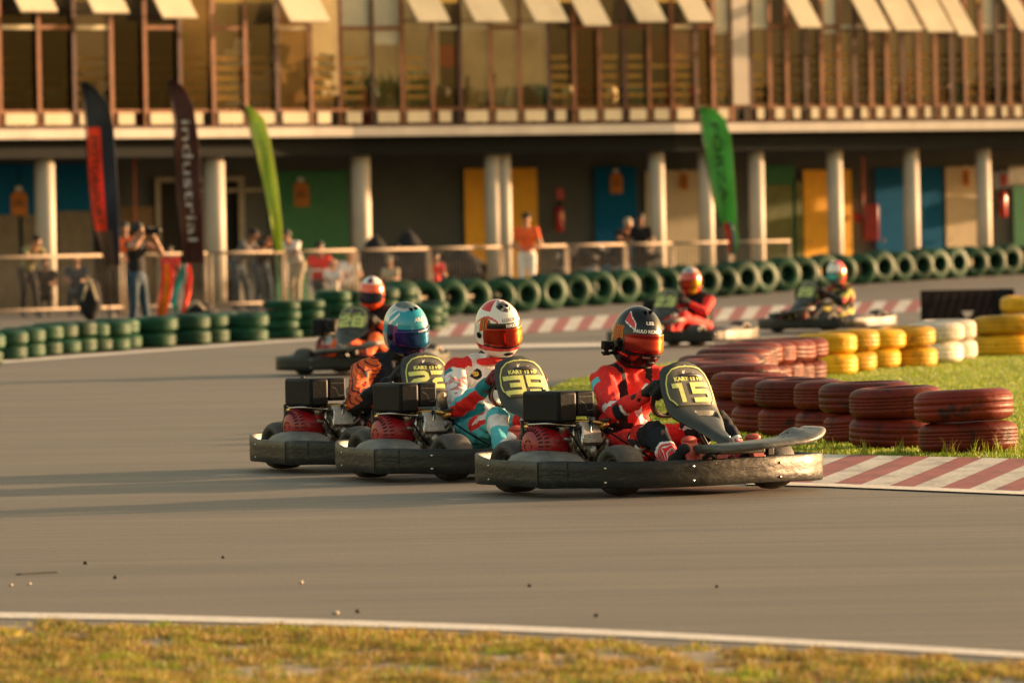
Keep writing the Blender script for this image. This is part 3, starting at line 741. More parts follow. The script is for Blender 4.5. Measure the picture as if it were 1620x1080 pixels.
def paint_far(arm, chest, leg):
    def g(_):
        return lambda tg, t, c, n: arm if tg[:3] == 'arm' or tg[:4] == 'fore' and t < .6 else chest if tg in ('chest','belly','neck','head') or tg[:8] == 'shoulder' else leg
    return g
# helmet paint schemes: azimuth (deg, + towards the driver's left), elevation (deg)
def h15(a, e):
    A = abs(a)
    if 46 < A < 78:
        lo, hi = 14+(A-46)*.5, 30+(A-46)*.95
        if lo < e < min(hi, 56): return 'helmet_white' if (A < 49 or e > hi-3.2 or e > 53 or e < lo+2.5) else 'helmet_red'
    if 76 < A < 112 and -8 < e < 22: return 'flame_print'
    if 62 < A < 150 and -34+(A-62)*.2 < e < -30+(A-62)*.2: return 'helmet_red'
    if A > 118 and 2 < e < 8: return 'helmet_red'
    return 'helmet_black'
def h39(a, e):
    A = abs(a)
    if 7 < e < 19 and A < 60: return 'helmet_black'
    if e > 34+.0*A and A < 26+(e-34)*.3 and e > 40+A*.35: return 'ink_print'
    if e > 56 and A < 40: return 'ink_print'
    if 52 < A < 84 and 2-(A-66)**2*.02 < e < 30-(A-68)**2*.03: return 'flame_print'
    if 30 < A < 100 and 14 < e < 33-(A-60)**2*.012 and e > 27-(A-60)**2*.012: return 'helmet_red'
    if A > 58 and e > 44: return 'helmet_red'
    if A > 126: return 'helmet_orange' if e > -10 else 'helmet_white'
    if e < -25 and -35 < e+A*.03 : return 'helmet_red'
    return 'helmet_white'
def h22(a, e):
    A = abs(a)
    if e > 62: return 'swirl_print'
    if e > 52 and A > 40: return 'helmet_silver'
    if 12 < e and A < 62: return 'helmet_silver' if e > 56 else 'helmet_teal'
    if 62 <= A < 95 and 18 < e < 52: return 'helmet_white' if (A+e) % 26 < 9 else 'helmet_teal'
    if A >= 95: return 'helmet_silver' if e > 20 else 'helmet_teal' if e > -5 else 'helmet_silver'
    if A > 64 and e > -14: return 'helmet_purple' if A < 74 else 'helmet_navy'
    return 'helmet_silver' if e < -42 and A > 50 else 'helmet_navy'
def hA(a, e):
    A = abs(a)
    if e > 62 or (e > 44 and A < 20): return 'helmet_purple' if e > 44 and A < 26 else 'helmet_white'
    if e > 40: return 'helmet_white'
    return 'helmet_orange'
def hB(a, e):
    if e > 42: return 'helmet_silver' if abs(a) < 60 else 'helmet_pink'
    if abs(a) < 55 and e < -10: return 'helmet_yellow' if a > 0 else 'helmet_red'
    return 'helmet_rust' if e > 22 else 'helmet_red'
def hC(a, e):
    if e > 52: return 'helmet_red' if a > 0 else 'helmet_white'
    if a > 50: return 'helmet_red'
    if e < -18: return 'helmet_silver'
    return 'helmet_white' if e > 12 else 'helmet_red'
HM = ['helmet_black','helmet_white','helmet_red','helmet_teal','helmet_navy','helmet_silver','helmet_orange','helmet_purple','helmet_yellow','helmet_pink','helmet_rust','ink_print','swirl_print','flame_print']
PM = ['red_cloth','black_cloth','navy_cloth','white_cloth','teal_cloth','deep_teal_cloth','ankle_stripes','check_print','lava_print','sleeve_print','flag_patch','helmet_yellow','orange_cloth','far_print','grey_cloth']
def sch(f):
    used = sorted({f(a+.5, e+.5) for a in range(-180, 180, 2) for e in range(-60, 90)}|{f(0, 89)})
    return Scheme(used, f)
# ------------------------------------------------------------------ place karts and drivers
def set_kart(o, x, y, hd, label):
    o.location = (x, y, 0.004); o.rotation_euler.z = R(hd); tag(o, label, 'go-kart', 'racing karts on the track'); return o
K15 = (.706, 37.91, -54); K39 = (-.14, 40.58, -60); K22 = (-.70, 42.42, -60)
def far_xy(px, py): p = at(px, py); return p.x, p.y
k15 = set_kart(make_kart('15'), *K15, 'rental go-kart carrying plate number 15, leading the pack beside the red and white kerb')
def clone_kart(num):
    c = copy_tree(k15)
    for ch in list(c.children):
        if ch.name.startswith('number_plate'):
            for g in list(ch.children): bpy.data.objects.remove(g)
            bpy.data.objects.remove(ch)
    make_plate(c, num); return c
k39 = set_kart(clone_kart('39'), *K39, 'rental go-kart with plate number 39, middle of the three karts racing close together')
k22 = set_kart(clone_kart('22'), *K22, 'rental go-kart with plate number 22, last of the three karts racing close together')
fA, fB, fC = far_xy(577, 591), far_xy(1078, 547), far_xy(1304, 525)
kA = set_kart(clone_kart('28'), fA[0], fA[1], -114, 'go-kart driven by the orange helmeted driver, behind kart 22 on the far side')
kB = set_kart(clone_kart('23'), fB[0], fB[1], -128, 'distant go-kart driven by the red sleeved driver, beyond the red tyres')
kC = set_kart(clone_kart('25'), fC[0], fC[1], -140, 'most distant go-kart on the track, beyond the yellow tyres')
W, TX = 'white_print', None
d15 = make_driver((K15[0], K15[1], .004), R(K15[2]), 'driver in a red racing suit and black helmet with a red gold visor', paint15, PM, {},
    dict(rot=(R(-2), R(7), R(-2)), scheme=sch(h15), visor='visor_red_gold', texts=[('PAULO RICARDO', -11, 10.5, .0235, W, .0012, .003, 1.0), ('LS2', -8, 27, .024, W, .001, .003, 1.6), ('RACING', -18, -32, .010, W, 0, .006, 1.2), ('LS2', 8, -32, .010, W, 0, .006, 1.2)]))
for o in d15.children:
    if o.name.startswith('helmet'): hel15 = o
# action camera on its mount on the right jaw of the black helmet
ac = empty('action_camera', (-.01,-.185,-.055), parent=hel15)
mb = MB(); mb.use('black_plastic').box((0,0,0), (.036,.062,.046), None, .006, 3).box((.02,.012,.004), (.010,.030,.030), None, .004, 2).cyl((.02,.012,.004),(.030,.012,.004),.012,seg=16)
mb.box((-.005,.0,-.034), (.020,.020,.022), None, .003).cyl((-.02,-.016,-.042),(.015,-.016,-.042),.007,seg=8).cyl((-.005,0,-.045),(-.005,.05,-.04),.009,seg=10).box((-.005,.055,-.03),(.03,.02,.045),None,.005)
mb.use('dark_metal').cyl((-.005,-.02,-.05),(-.005,.02,-.05),.006,seg=8); mb.build('camera_housing', ac)
d39 = make_driver((K39[0], K39[1], .004), R(K39[2]), 'driver in a white and turquoise suit with a white helmet and amber visor', paint39, PM,
    dict(head=(-.20,.185,.84), neck=(-.25,.15,.68), chest=(-.29,.13,.51), shR=(-.29,-.055,.60), shL=(-.24,.325,.60), elR=(-.02,-.185,.40), tR=R(150), knR=(.27,-.10,.33), belly=(-.30,.11,.34)),
    dict(rot=(R(6), R(12), R(-2)), scheme=sch(h39), visor='visor_amber', roll='red_cloth', texts=[('EIKO', 6, 10.5, .024, W, .001, .0035, 1.5), ('LUXOR', 2, 22, .028, 'shadow_slot', .0002, .002, 1.1), ('TIA', 16, -42, .018, 'helmet_red', 0, .003, 1.1)]), glove='glove_wine')
d22 = make_driver((K22[0], K22[1], .004), R(K22[2]), 'driver in a black suit with orange flame sleeves and a teal helmet with blue visor', paint22, PM,
    dict(head=(-.20,.19,.82), neck=(-.25,.15,.66), chest=(-.29,.12,.50), shR=(-.28,-.07,.57), shL=(-.24,.31,.58), elR=(-.02,-.27,.37), tR=R(150)),
    dict(rot=(R(10), R(14), R(8)), scheme=sch(h22), visor='visor_blue', texts=[('ARAI', 6, 27, .034, W, .001, .002, 1.3), ('RACING', 4, 4, .014, W, .0005, .0075, 1.2)]), glove='glove_black')
dA = make_driver((fA[0], fA[1], .004), R(-114), 'distant driver in a dark suit with an orange helmet, behind the teal helmeted driver', paint_far('far_print','black_cloth','orange_cloth'), PM, dict(head=(-.20,.0,.80), neck=(-.25,.03,.65)),
    dict(rot=(R(-4), R(10), R(14)), scheme=sch(hA), visor='visor_dark'), vox=.02)
dB = make_driver((fB[0], fB[1], .004), R(-128), 'distant driver in a black suit with bright red sleeves and a red and silver helmet', paint_far('red_cloth','black_cloth','red_cloth'), PM, dict(head=(-.18,.02,.765), neck=(-.23,.05,.62), shR=(-.25,-.085,.54), shL=(-.20,.285,.54), chest=(-.27,.09,.46)),
    dict(rot=(0, R(8), R(25)), scheme=sch(hB), visor='visor_red_gold'), vox=.02)
dC = make_driver((fC[0], fC[1], .004), R(-140), 'most distant driver in a black and yellow suit with a white and red helmet', paint_far('far_print','far_print','far_print'), PM, dict(head=(-.18,.06,.765), neck=(-.23,.08,.62), shR=(-.25,-.085,.54), shL=(-.20,.285,.54), chest=(-.27,.09,.46)),
    dict(rot=(0, R(8), R(30)), scheme=sch(hC), visor='visor_cyan'), vox=.02)
# ------------------------------------------------------------------ ground, lines, kerbs
def ground_mat(name, c0, c1, c2, rough, stretch, sc):
    m = bpy.data.materials.new(name); m.use_nodes = True; n = m.node_tree.nodes; L = m.node_tree.links; b = n['Principled BSDF']; b.inputs['Roughness'].default_value = rough
    tc = n.new('ShaderNodeTexCoord'); mp = n.new('ShaderNodeMapping'); mp.inputs['Scale'].default_value = stretch; L.new(tc.outputs['Object'], mp.inputs[0])
    a = n.new('ShaderNodeTexNoise'); a.inputs['Scale'].default_value = sc; a.inputs['Detail'].default_value = 6; a.inputs['Roughness'].default_value = .6; L.new(mp.outputs[0], a.inputs['Vector'])
    cr = n.new('ShaderNodeValToRGB'); e = cr.color_ramp.elements; e[0].position = .3; e[1].position = .7; e[0].color = c0+(1,); e[1].color = c2+(1,); q = e.new(.5); q.color = c1+(1,); L.new(a.outputs['Fac'], cr.inputs[0])
    f = n.new('ShaderNodeTexNoise'); f.inputs['Scale'].default_value = 48; f.inputs['Detail'].default_value = 7; f.inputs['Roughness'].default_value = .7; L.new(tc.outputs['Object'], f.inputs['Vector'])
    mr = n.new('ShaderNodeMapRange'); mr.inputs[1].default_value = .3; mr.inputs[2].default_value = .7; mr.inputs[3].default_value = .60; mr.inputs[4].default_value = 1.42; L.new(f.outputs['Fac'], mr.inputs[0])
    mx = n.new('ShaderNodeMix'); mx.data_type = 'RGBA'; mx.blend_type = 'MULTIPLY'; mx.inputs[0].default_value = 1; L.new(cr.outputs[0], mx.inputs[6]); L.new(mr.outputs[0], mx.inputs[7])
    L.new(mx.outputs[2], b.inputs['Base Color'])
    bp = n.new('ShaderNodeBump'); bp.inputs['Strength'].default_value = .35; bp.inputs['Distance'].default_value = .01; L.new(f.outputs['Fac'], bp.inputs['Height']); L.new(bp.outputs[0], b.inputs['Normal'])
    M[name] = m; return m
ground_mat('asphalt', (.094,.079,.062), (.120,.100,.078), (.148,.122,.094), .62, (.35,1.5,1), .8)
# darker, finer racing streaks along the driving direction
def streaks():
    m = M['asphalt']; n = m.node_tree.nodes; L = m.node_tree.links; b = n['Principled BSDF']; src = b.inputs['Base Color'].links[0].from_socket
    tc = [x for x in n if x.type == 'TEX_COORD'][0]; mp = n.new('ShaderNodeMapping'); mp.inputs['Scale'].default_value = (.12,2.6,1); mp.inputs['Rotation'].default_value = (0,0,.03); L.new(tc.outputs['Object'], mp.inputs[0])
    a = n.new('ShaderNodeTexNoise'); a.inputs['Scale'].default_value = 2.2; a.inputs['Detail'].default_value = 7; a.inputs['Roughness'].default_value = .7; a.inputs['Distortion'].default_value = .3; L.new(mp.outputs[0], a.inputs['Vector'])
    mr = n.new('ShaderNodeMapRange'); mr.inputs[1].default_value = .35; mr.inputs[2].default_value = .65; mr.inputs[3].default_value = .72; mr.inputs[4].default_value = 1.14; L.new(a.outputs['Fac'], mr.inputs[0])
    mx = n.new('ShaderNodeMix'); mx.data_type = 'RGBA'; mx.blend_type = 'MULTIPLY'; mx.inputs[0].default_value = 1; L.new(src, mx.inputs[6]); L.new(mr.outputs[0], mx.inputs[7]); L.new(mx.outputs[2], b.inputs['Base Color'])
streaks()
ground_mat('paddock', (.06,.052,.045), (.07,.062,.05), (.085,.072,.06), .8, (1,1,1), .6)
ground_mat('lawn', (.15,.18,.012), (.21,.25,.018), (.27,.29,.03), .9, (1,1,1), 1.6)
ground_mat('paver_soil', (.26,.20,.15), (.34,.27,.21), (.16,.12,.05), .9, (1,1,1), 3)
ground_mat('line_paint', (.52,.48,.43), (.60,.56,.50), (.66,.62,.56), .6, (1,1,1), 5)
ground_mat('kerb_red', (.11,.03,.026), (.25,.042,.038), (.30,.07,.06), .6, (1,.4,1), 6)
ground_mat('kerb_white', (.24,.22,.19), (.47,.44,.39), (.58,.54,.48), .6, (1,.4,1), 6)
def sheet(name, pts, m, kind='structure', **k):
    mb = MB(); mb.use(m).poly(pts); o = mb.build(name, recalc=False)
    if o.data.polygons[0].normal.z < 0: o.data.flip_normals()
    tag(o, kind=kind, **k); return o
gxs = [-600,-60,-20,-8,-1]+[-1+.5*k for k in range(1, 19)]+[12,20,60,600]; gys = [-50,10,30,50,70,90,112]+[112+1.*k for k in range(1, 31)]+[160,200,400,1400]
mb = MB(); mb.use('asphalt').quadgrid([[(x, y, gz(x, y)) for y in gys] for x in gxs], smooth=False); o = mb.build('track_surface')
for p in o.data.polygons:
    if p.normal.z < 0: p.flip()
tag(o, kind='structure')
def band(name, top, bot, m, z0=.004, z1=None, n=60):
    """ground strip between two pixel polylines"""
    z1 = z0 if z1 is None else z1
    def ip(pl, t):
        xs = [p[0] for p in pl]; x = xs[0]+(xs[-1]-xs[0])*t
        return x, float(np.interp(x, xs, [p[1] for p in pl]))
    mb = MB(); mb.use(m)
    mb.quadgrid([[at(*ip(bot, i/n), z0), at(*ip(top, i/n), z1)] for i in range(n+1)], smooth=False)
    o = mb.build(name)
    if o.data.polygons[0].normal.z < 0: o.data.flip_normals()
    tag(o, kind='structure'); return o
cv = lambda pts, d: [(x, y+d) for x, y in pts]
fl = [(-900,966),(-60,970),(0,972),(200,975),(400,980),(600,986),(810,993),(1015,1002),(1215,1012),(1420,1023),(1620,1035),(1680,1039),(2500,1100)]
band('edge_line', cv(fl,-4.5), cv(fl,4.5), 'line_paint')
rl = [(1180,763),(1300,766),(1620,779),(2400,811)]
band('edge_line', cv(rl,-2.5), cv(rl,2.5), 'line_paint', .008)
band('edge_line', [(500,556),(700,546),(1000,542),(1130,538)], [(500,560),(700,551),(1000,547),(1130,543)], 'line_paint')
band('edge_line', [(-40,573),(200,556),(430,539),(520,534)], [(-40,577),(200,559),(430,542),(520,536)], 'line_paint')
# near kerb, sloping up towards the lawn, with diagonal painted stripes
KZ = .05
def kerb_pt(x, t): return at(x, (718+(x-1296)*.022)*t+(764.5+(x-1296)*.041)*(1-t), .006+KZ*t)
cols = ['kerb_red', 'kerb_white']; mbk = {c: MB().use(c) for c in cols}
x = 1120; i = 0; sk = 112
while x < 2360:
    w = 42+4*math.sin(i*2.1)
    mbk[cols[i % 2]].quadgrid([[kerb_pt(x+sk*t-55, t), kerb_pt(x+w+sk*t-55, t)] for t in (0,.25,.5,.75,1)], smooth=False); x += w; i += 1
for c in cols:
    o = mbk[c].build('painted_kerb')
    for p in o.data.polygons:
        if p.normal.z < 0: p.flip()
    tag(o, kind='structure')
# far kerb across the back straight
ft = [(640,516),(870,503),(1150,486),(1460,473),(1700,463)]; fb = [(640,534),(870,525),(1150,506),(1460,492),(1700,482)]
mbk = {c: MB().use(c) for c in cols}; x = 630; i = 0
while x < 1700:
    w = 20
    g = lambda xx, t: at(xx+14*t, float(np.interp(xx, [p[0] for p in ft], [p[1] for p in ft]))*t+float(np.interp(xx, [p[0] for p in fb], [p[1] for p in fb]))*(1-t), .005+.04*t)
    mbk[cols[i % 2]].quadgrid([[g(x, 0), g(x+w, 0)], [g(x, 1), g(x+w, 1)]], smooth=False); x += w; i += 1
for c in cols:
    o = mbk[c].build('far_kerb')
    for p in o.data.polygons:
        if p.normal.z < 0: p.flip()
    tag(o, kind='structure')
# infield lawn (slightly above the track), foreground verge
LZ = .045
lawn_px = [(868,655),(868,614),(905,600),(960,590),(1100,568),(1320,556),(1500,548),(1720,541),(1720,728),(1500,722.5),(1296,718),(1180,716),(1060,706),(960,690)]
lawn = sheet('lawn', [at(x, y, LZ) for x, y in [(2500,515) if q == (1720,541) else (2500,745) if q == (1720,728) else q for q in lawn_px]], 'lawn', label='green infield grass inside the tyre wall', cat='grass', kind='stuff')
verge_px = [(-920,983)]+[(x, y+17+max(0,(x-800))*.005) for x, y in fl]+[(2520,1128)]
vp = [at(x, y, .006) for x, y in verge_px]
sheet('verge_soil', vp+[V((5.2,12,.006)), V((-5.2,12,.006))], 'paver_soil')
def inside(x, y, poly):
    c = False; n = len(poly)
    for i in range(n):
        a, b = poly[i], poly[i-1]
        if (a[1] > y) != (b[1] > y) and x < (b[0]-a[0])*(y-a[1])/(b[1]-a[1])+a[0]: c = not c
    return c
def blades(name, spots, mats, label, cat='grass'):
    """spots: x, y, z, height, width, lean, material index -> one mesh of bent grass blades"""
    vs, fs, mi = [], [], []
    rr = random.Random(5)
    for (x, y, z, h, w, ln, m) in spots:
        a = rr.random()*6.283; dx, dy = math.cos(a), math.sin(a); b = rr.random()*6.283; lx, ly = math.cos(b)*ln, math.sin(b)*ln
        k = len(vs)
        vs += [(x-dx*w, y-dy*w, z), (x+dx*w, y+dy*w, z), (x+lx*.4+dx*w*.8, y+ly*.4+dy*w*.8, z+h*.6), (x+lx*.4-dx*w*.8, y+ly*.4-dy*w*.8, z+h*.6), (x+lx, y+ly, z+h)]
        fs += [(k, k+1, k+2, k+3), (k+3, k+2, k+4)]; mi += [m, m]
    me = bpy.data.meshes.new(name); me.from_pydata(vs, [], fs)
    for k in mats: me.materials.append(M[k])
    me.polygons.foreach_set('material_index', mi); me.update()
    o = bpy.data.objects.new(name, me); C.objects.link(o); tag(o, label, cat, kind='stuff'); return o
for k, c in (('blade_green', (.13,.22,.012)), ('blade_lime', (.27,.34,.018)), ('blade_straw', (.33,.25,.05)), ('blade_rust', (.22,.12,.04)), ('blade_olive', (.20,.17,.025))): mk(k, c, .6, var=.3, vs=3); translucent(k, .32)
rr = random.Random(11)
sp = []; lw = [at(x, y, LZ) for x, y in lawn_px]; lw2 = [(p.x, p.y) for p in lw]
x0, x1, y0, y1 = min(p[0] for p in lw2), max(p[0] for p in lw2), min(p[1] for p in lw2), max(p[1] for p in lw2)
cnt = 0
while cnt < 90000:
    y = y0+(y1-y0)*rr.random()**1.7; x = x0+(x1-x0)*rr.random()
    if not inside(x, y, lw2): cnt += .2; continue
    cnt += 1; cl = math.sin(x*2.3+1)*math.sin(y*1.1)+.6*math.sin(x*7.1+y*3)
    sp.append((x, y, LZ, .010+.014*rr.random()+.008*max(0, cl), .0035, .016*rr.random(), rr.choices((0,1,2,4), (5,7,.4,.4))[0]))
for k in range(16):   # tall weeds at the foot of the red tyres
    p = at(1300+rr.random()*310, 717+rr.random()*4, LZ)
    for j in range(9): sp.append((p.x+rr.gauss(0,.012), p.y+rr.gauss(0,.012), LZ, .04+.08*rr.random(), .003, .06*rr.random(), rr.choice((1,2,1))))
blades('infield_grass', sp, ['blade_green','blade_lime','blade_straw','blade_rust','blade_olive'], 'short green grass growing inside the tyre wall')
sp = []; vy = [(p.x, p.y) for p in vp]; ys = lambda x: float(np.interp(x, [p[0] for p in vy], [p[1] for p in vy]))
# tufts: rows of paver cells, each cell a clump, with gaps between
cell = .105
for r in range(0, 34):
    for c in range(-34, 35):
        cx0 = c*cell+(r % 2)*cell*.5; yy = 21.6+r*.17
        if yy > ys(cx0)+.12: continue
        g = math.sin(cx0*1.7+2)*math.sin(yy*1.3)+.5*math.sin(cx0*4.7+yy*2)
        fill = .80 if cx0 < -.2 else .62
        if rr.random() > fill+.25*g: continue
        big = rr.random(); nb = int(70+120*big); hh = .013+.019*big
        tone = rr.choices(((1,2,5,3),(1,2,5,4),(0,1,7,5),(3,5,2,0)), (3,3,6,.9))[0]
        for k in range(nb):
            x = cx0+rr.gauss(0, .040); y = yy+rr.gauss(0, .055)
            if y > ys(x)+.05*rr.random(): continue
            d = math.hypot((x-cx0)/.04, (y-yy)/.06)
            sp.append((x, y, .006, hh*(1.15-.25*min(3, d))*(.5+rr.random()*.8)+.005, .0026, .03*rr.random(), rr.choices((0,1,2,3), tone)[0] if rr.random() < .9 else 4))
blades('verge_grass', sp, ['blade_green','blade_lime','blade_straw','blade_rust','blade_olive'], 'dry yellow and rust coloured grass tufts on the verge along the white line')
# pebbles, crumbs of rubber and a thin strip on the asphalt
mk('pebble', (.42,.36,.30), .8, var=.3, vs=30); mk('rubber_crumb', (.012,.012,.012), .8)
pb = [(17,927,'pebble',.009,'pale pebble on the asphalt, second from the corner by the black strip'),(46,925,'pebble',.009,'small pale pebble just right of the first, below the black strip'),(476,923,'pebble',.010,'pale pebble alone on the asphalt in the middle of the track'),
      (531,972,'pebble',.013,'brownish stone lying just above the white edge line'),(566,969,'rubber_crumb',.010,'dark crumb next to the brownish stone above the white line'),(135,892,'rubber_crumb',.010,'dark crumb of rubber above the thin black strip'),
      (182,915,'rubber_crumb',.010,'largest dark crumb of rubber right of the thin black strip'),(353,883,'rubber_crumb',.009,'dark crumb alone on the asphalt, far above the white line'),(838,928,'rubber_crumb',.009,'dark crumb on bare asphalt below kart 15'),(1134,929,'rubber_crumb',.008,'tiny dark crumb on bare asphalt right of centre'),(943,975,'rubber_crumb',.009,'dark crumb near the white line below the lead kart')]
for i, (x, y, m, r, lb) in enumerate(pb):
    p = at(x, y, .0); mb = MB(); mb.use(m); mb.ell((0,0,0), (r, r*.9, r*.7), None, 8, 6); q = random.Random(i)
    for v in mb.bm.verts: v.co *= 1+q.uniform(-.18, .18)
    o = mb.build('pebble' if m == 'pebble' else 'rubber_crumb'); o.location = (p.x, p.y, r*.55+.001); tag(o, lb.replace(' right of centre', ' between the kerb and the verge').replace('just right of the first', 'beside a slightly larger one'), 'pebble' if m == 'pebble' else 'debris', 'pebbles and crumbs on the asphalt')
p, q = at(26,908,.008), at(95,904,.008); mb = MB(); mb.use('rubber_crumb').tube([(0,0,0), (q-p)*.5+V((0,.01,0)), q-p], .0032, seg=6, res=4); o = mb.build('rubber_strip'); o.location = p; tag(o, 'thin black strip of rubber lying on the asphalt', 'debris')
# ------------------------------------------------------------------ tyres
def paint_mat(k, c, worn=(.05,.04,.035), rough=.42, th=(.33,.40)):
    m = mat(k, c, rough, var=.25, vs=5, bump=.2, bs=25, col2=None, spec=.22); n = m.node_tree.nodes; L = m.node_tree.links; b = n['Principled BSDF']
    tc = [x for x in n if x.type == 'TEX_COORD'][0]; oi = n.new('ShaderNodeObjectInfo'); ad = n.new('ShaderNodeVectorMath'); ad.operation = 'ADD'; sc = n.new('ShaderNodeVectorMath'); sc.operation = 'SCALE'
    cb = n.new('ShaderNodeCombineXYZ'); 
    for i in range(3): L.new(oi.outputs['Random'], cb.inputs[i])
    sc.inputs['Scale'].default_value = 40; L.new(cb.outputs[0], sc.inputs[0]); L.new(tc.outputs['Object'], ad.inputs[0]); L.new(sc.outputs[0], ad.inputs[1])
    mp = [x for x in n if x.type == 'MAPPING'][0]; L.new(ad.outputs[0], mp.inputs[0])
    a = n.new('ShaderNodeTexNoise'); a.inputs['Scale'].default_value = 7; a.inputs['Detail'].default_value = 7; a.inputs['Roughness'].default_value = .7; L.new(ad.outputs[0], a.inputs['Vector'])
    cr = n.new('ShaderNodeValToRGB'); cr.color_ramp.elements[0].position, cr.color_ramp.elements[1].position = th; L.new(a.outputs['Fac'], cr.inputs[0])
    mx = n.new('ShaderNodeMix'); mx.data_type = 'RGBA'; L.new(cr.outputs[0], mx.inputs[0]); mx.inputs[6].default_value = worn+(1,); src = b.inputs['Base Color'].links[0].from_socket; L.new(src, mx.inputs[7])
    hs = n.new('ShaderNodeHueSaturation'); mr = n.new('ShaderNodeMapRange'); mr.inputs[3].default_value = .7; mr.inputs[4].default_value = 1.25; L.new(oi.outputs['Random'], mr.inputs[0]); L.new(mr.outputs[0], hs.inputs['Value']); L.new(mx.outputs[2], hs.inputs['Color'])
    L.new(hs.outputs[0], b.inputs['Base Color']); M[k] = m
paint_mat('tyre_red', (.125,.014,.006), (.035,.012,.010), .52, (.36,.46)); paint_mat('tyre_yellow', (.62,.33,.012), (.22,.12,.02), .45, (.34,.42)); paint_mat('tyre_white', (.62,.56,.46), (.30,.25,.2), .5); paint_mat('tyre_green', (.007,.052,.024), (.006,.025,.015), .5, (.36,.46))
def tyre_mesh(m, Ro=.31, w=.20, tread=1):
    """a car tyre lying flat, z from 0 to w, with ribs and angled tread blocks"""
    ri = Ro*(.58 if tread != 3 else .46); sh = .05
    prof = [(ri,.020),(ri+.012,.004),(ri+.05,-.0),(Ro-.055,.006),(Ro-.028,.016),(Ro-.012,.032),(Ro-.004,.046)]
    gz = [.066,.090,.110,.134] if tread else [.08,.12]
    for g in (gz if tread == 2 else gz[::2]+[.150]):
        prof += [(Ro-.001,g-.0035),(Ro-.006,g-.002),(Ro-.006,g+.002),(Ro-.001,g+.0035)]
    prof += [(Ro-.004,w-.046),(Ro-.012,w-.032),(Ro-.028,w-.016),(Ro-.055,w-.006),(ri+.05,w),(ri+.012,w-.004),(ri,w-.020),(ri+.014,w-.034),(Ro-.05,w-.035),(Ro-.03,w-.06),(Ro-.03,.06),(Ro-.05,.035),(ri+.014,.034)]
    mb = MB(); mb.use(m); seg = 72; P = []
    for k in range(seg):
        t = 2*math.pi*k/seg; row = []
        for i, (r, z) in enumerate(prof):
            d = 0
            if tread == 2 and r > Ro-.014 and (k+int(abs(z-w/2)*60)) % 3 == 0: d = -.007
            row.append(V(((r+d)*math.cos(t), (r+d)*math.sin(t), z)))
        P.append(row)
    mb.quadgrid(P, closed_u=True, closed_v=True)
    bmesh.ops.recalc_face_normals(mb.bm, faces=mb.bm.faces)
    me = bpy.data.meshes.new('tyre'); mb.bm.to_mesh(me); mb.bm.free(); me.materials.append(M[m]); return me
TM = {(c, t): tyre_mesh('tyre_'+c, tread=t) for c in ('red','yellow','white','green') for t in (1,2,3)}
tr = random.Random(21)
def put_tyre(c, x, y, z, sx=1., sz=1., label=None, group=None, tread=None, rot=None):
    o = bpy.data.objects.new('tyre', TM[(c, tread or (2 if tr.random() < .45 else 1))]); C.objects.link(o)
    o.location = (x, y, z); o.rotation_euler = rot or (R(tr.uniform(-2.2,2.2)), R(tr.uniform(-2.2,2.2)), tr.random()*6.28); o.scale = (sx, sx, sz)
    tag(o, label, 'tyre', group); return o
def stack(px, base, n, c, wpx=None, zb=LZ, hs=1., group='', lab='', scale=1.):
    p = at(px, base, zb); s = F/p.y; zb = p.z; sx = (wpx/s/.62) if wpx else scale; y = p.y+.31*sx   # base pixel is the front foot
    x = p.x*(y/p.y); z = zb
    for k in range(n):
        sz = (.93+.12*tr.random())*(.5*sx+.5)*.98*hs; tier = {1:('only',),2:('bottom','top'),3:('bottom','middle','top'),4:('bottom','second','third','top'),5:('bottom','second','middle','fourth','top')}[n][k]
        o = put_tyre(c, x+tr.uniform(-.028,.028), y+tr.uniform(-.03,.03), z, sx*tr.uniform(.98,1.02), sz, (tier+' '+lab) if '%' not in lab else lab.replace('%', tier), group)
        z += .20*sz+.002
G1 = 'red tyres of the infield wall'; G2 = 'yellow and white tyres of the infield wall'
front = [(1530,718,160),(1425,710,150),(1376,703,148),(1328,696,142),(1270,691,140),(1221,686,138),(1192,679,132)]
nm = ['nearest stack at the open end of the red wall','second stack from the open end of the red wall','third stack from the open end of the red wall','fourth stack from the open end of the red wall','fifth stack from the open end of the red wall','sixth stack from the open end of the red wall','seventh stack, just behind the kart 15 plate']
for (x, b, w), l in zip(front, nm): stack(x, b, 2, 'red', w, lab='dark red tyre of the '+l, group=G1)
back = [(1163,671),(1150,663),(1138,656),(1134,649),(1138,643),(1146,637),(1160,631),(1168,625),(1184,620),(1198,615),(1216,611),(1232,607),(1254,603)]
for i, (x, b) in enumerate(back):
    stack(x, b, 2, 'red', None, scale=1.0, lab='sunlit red tyre in the crowded bend of the wall behind kart 15', group='red tyres crowded in the bend')
yl = [(1307,594,'yellow','yellow tyre of the stack touching the red tyres'),(1342,588,'yellow','yellow tyre of the second yellow stack after the red ones'),(1380,583,'yellow','yellow tyre of the third yellow stack after the red ones'),(1430,581,'yellow','yellow tyre of the stack next to the white tyres'),
      (1478,575,'white','white tyre of the stack next to the yellow tyres'),(1496,570,'white','white tyre of the far stack, half hidden by the other white one'),(1590,563,'yellow','large yellow tyre beyond the white tyres'),(1650,560,'yellow','yellow tyre cut by the frame beyond the white tyres')]
for x, b, c, l in yl: stack(x, b, 2, c, 100 if x < 1560 else 108, lab=l, group=G2)
for x, b, c in ((1622,520,'yellow'),(1660,516,'yellow')): stack(x, b, 2, c, 84, zb=0, lab='yellow tyre behind the black board', group='yellow tyres behind the board')
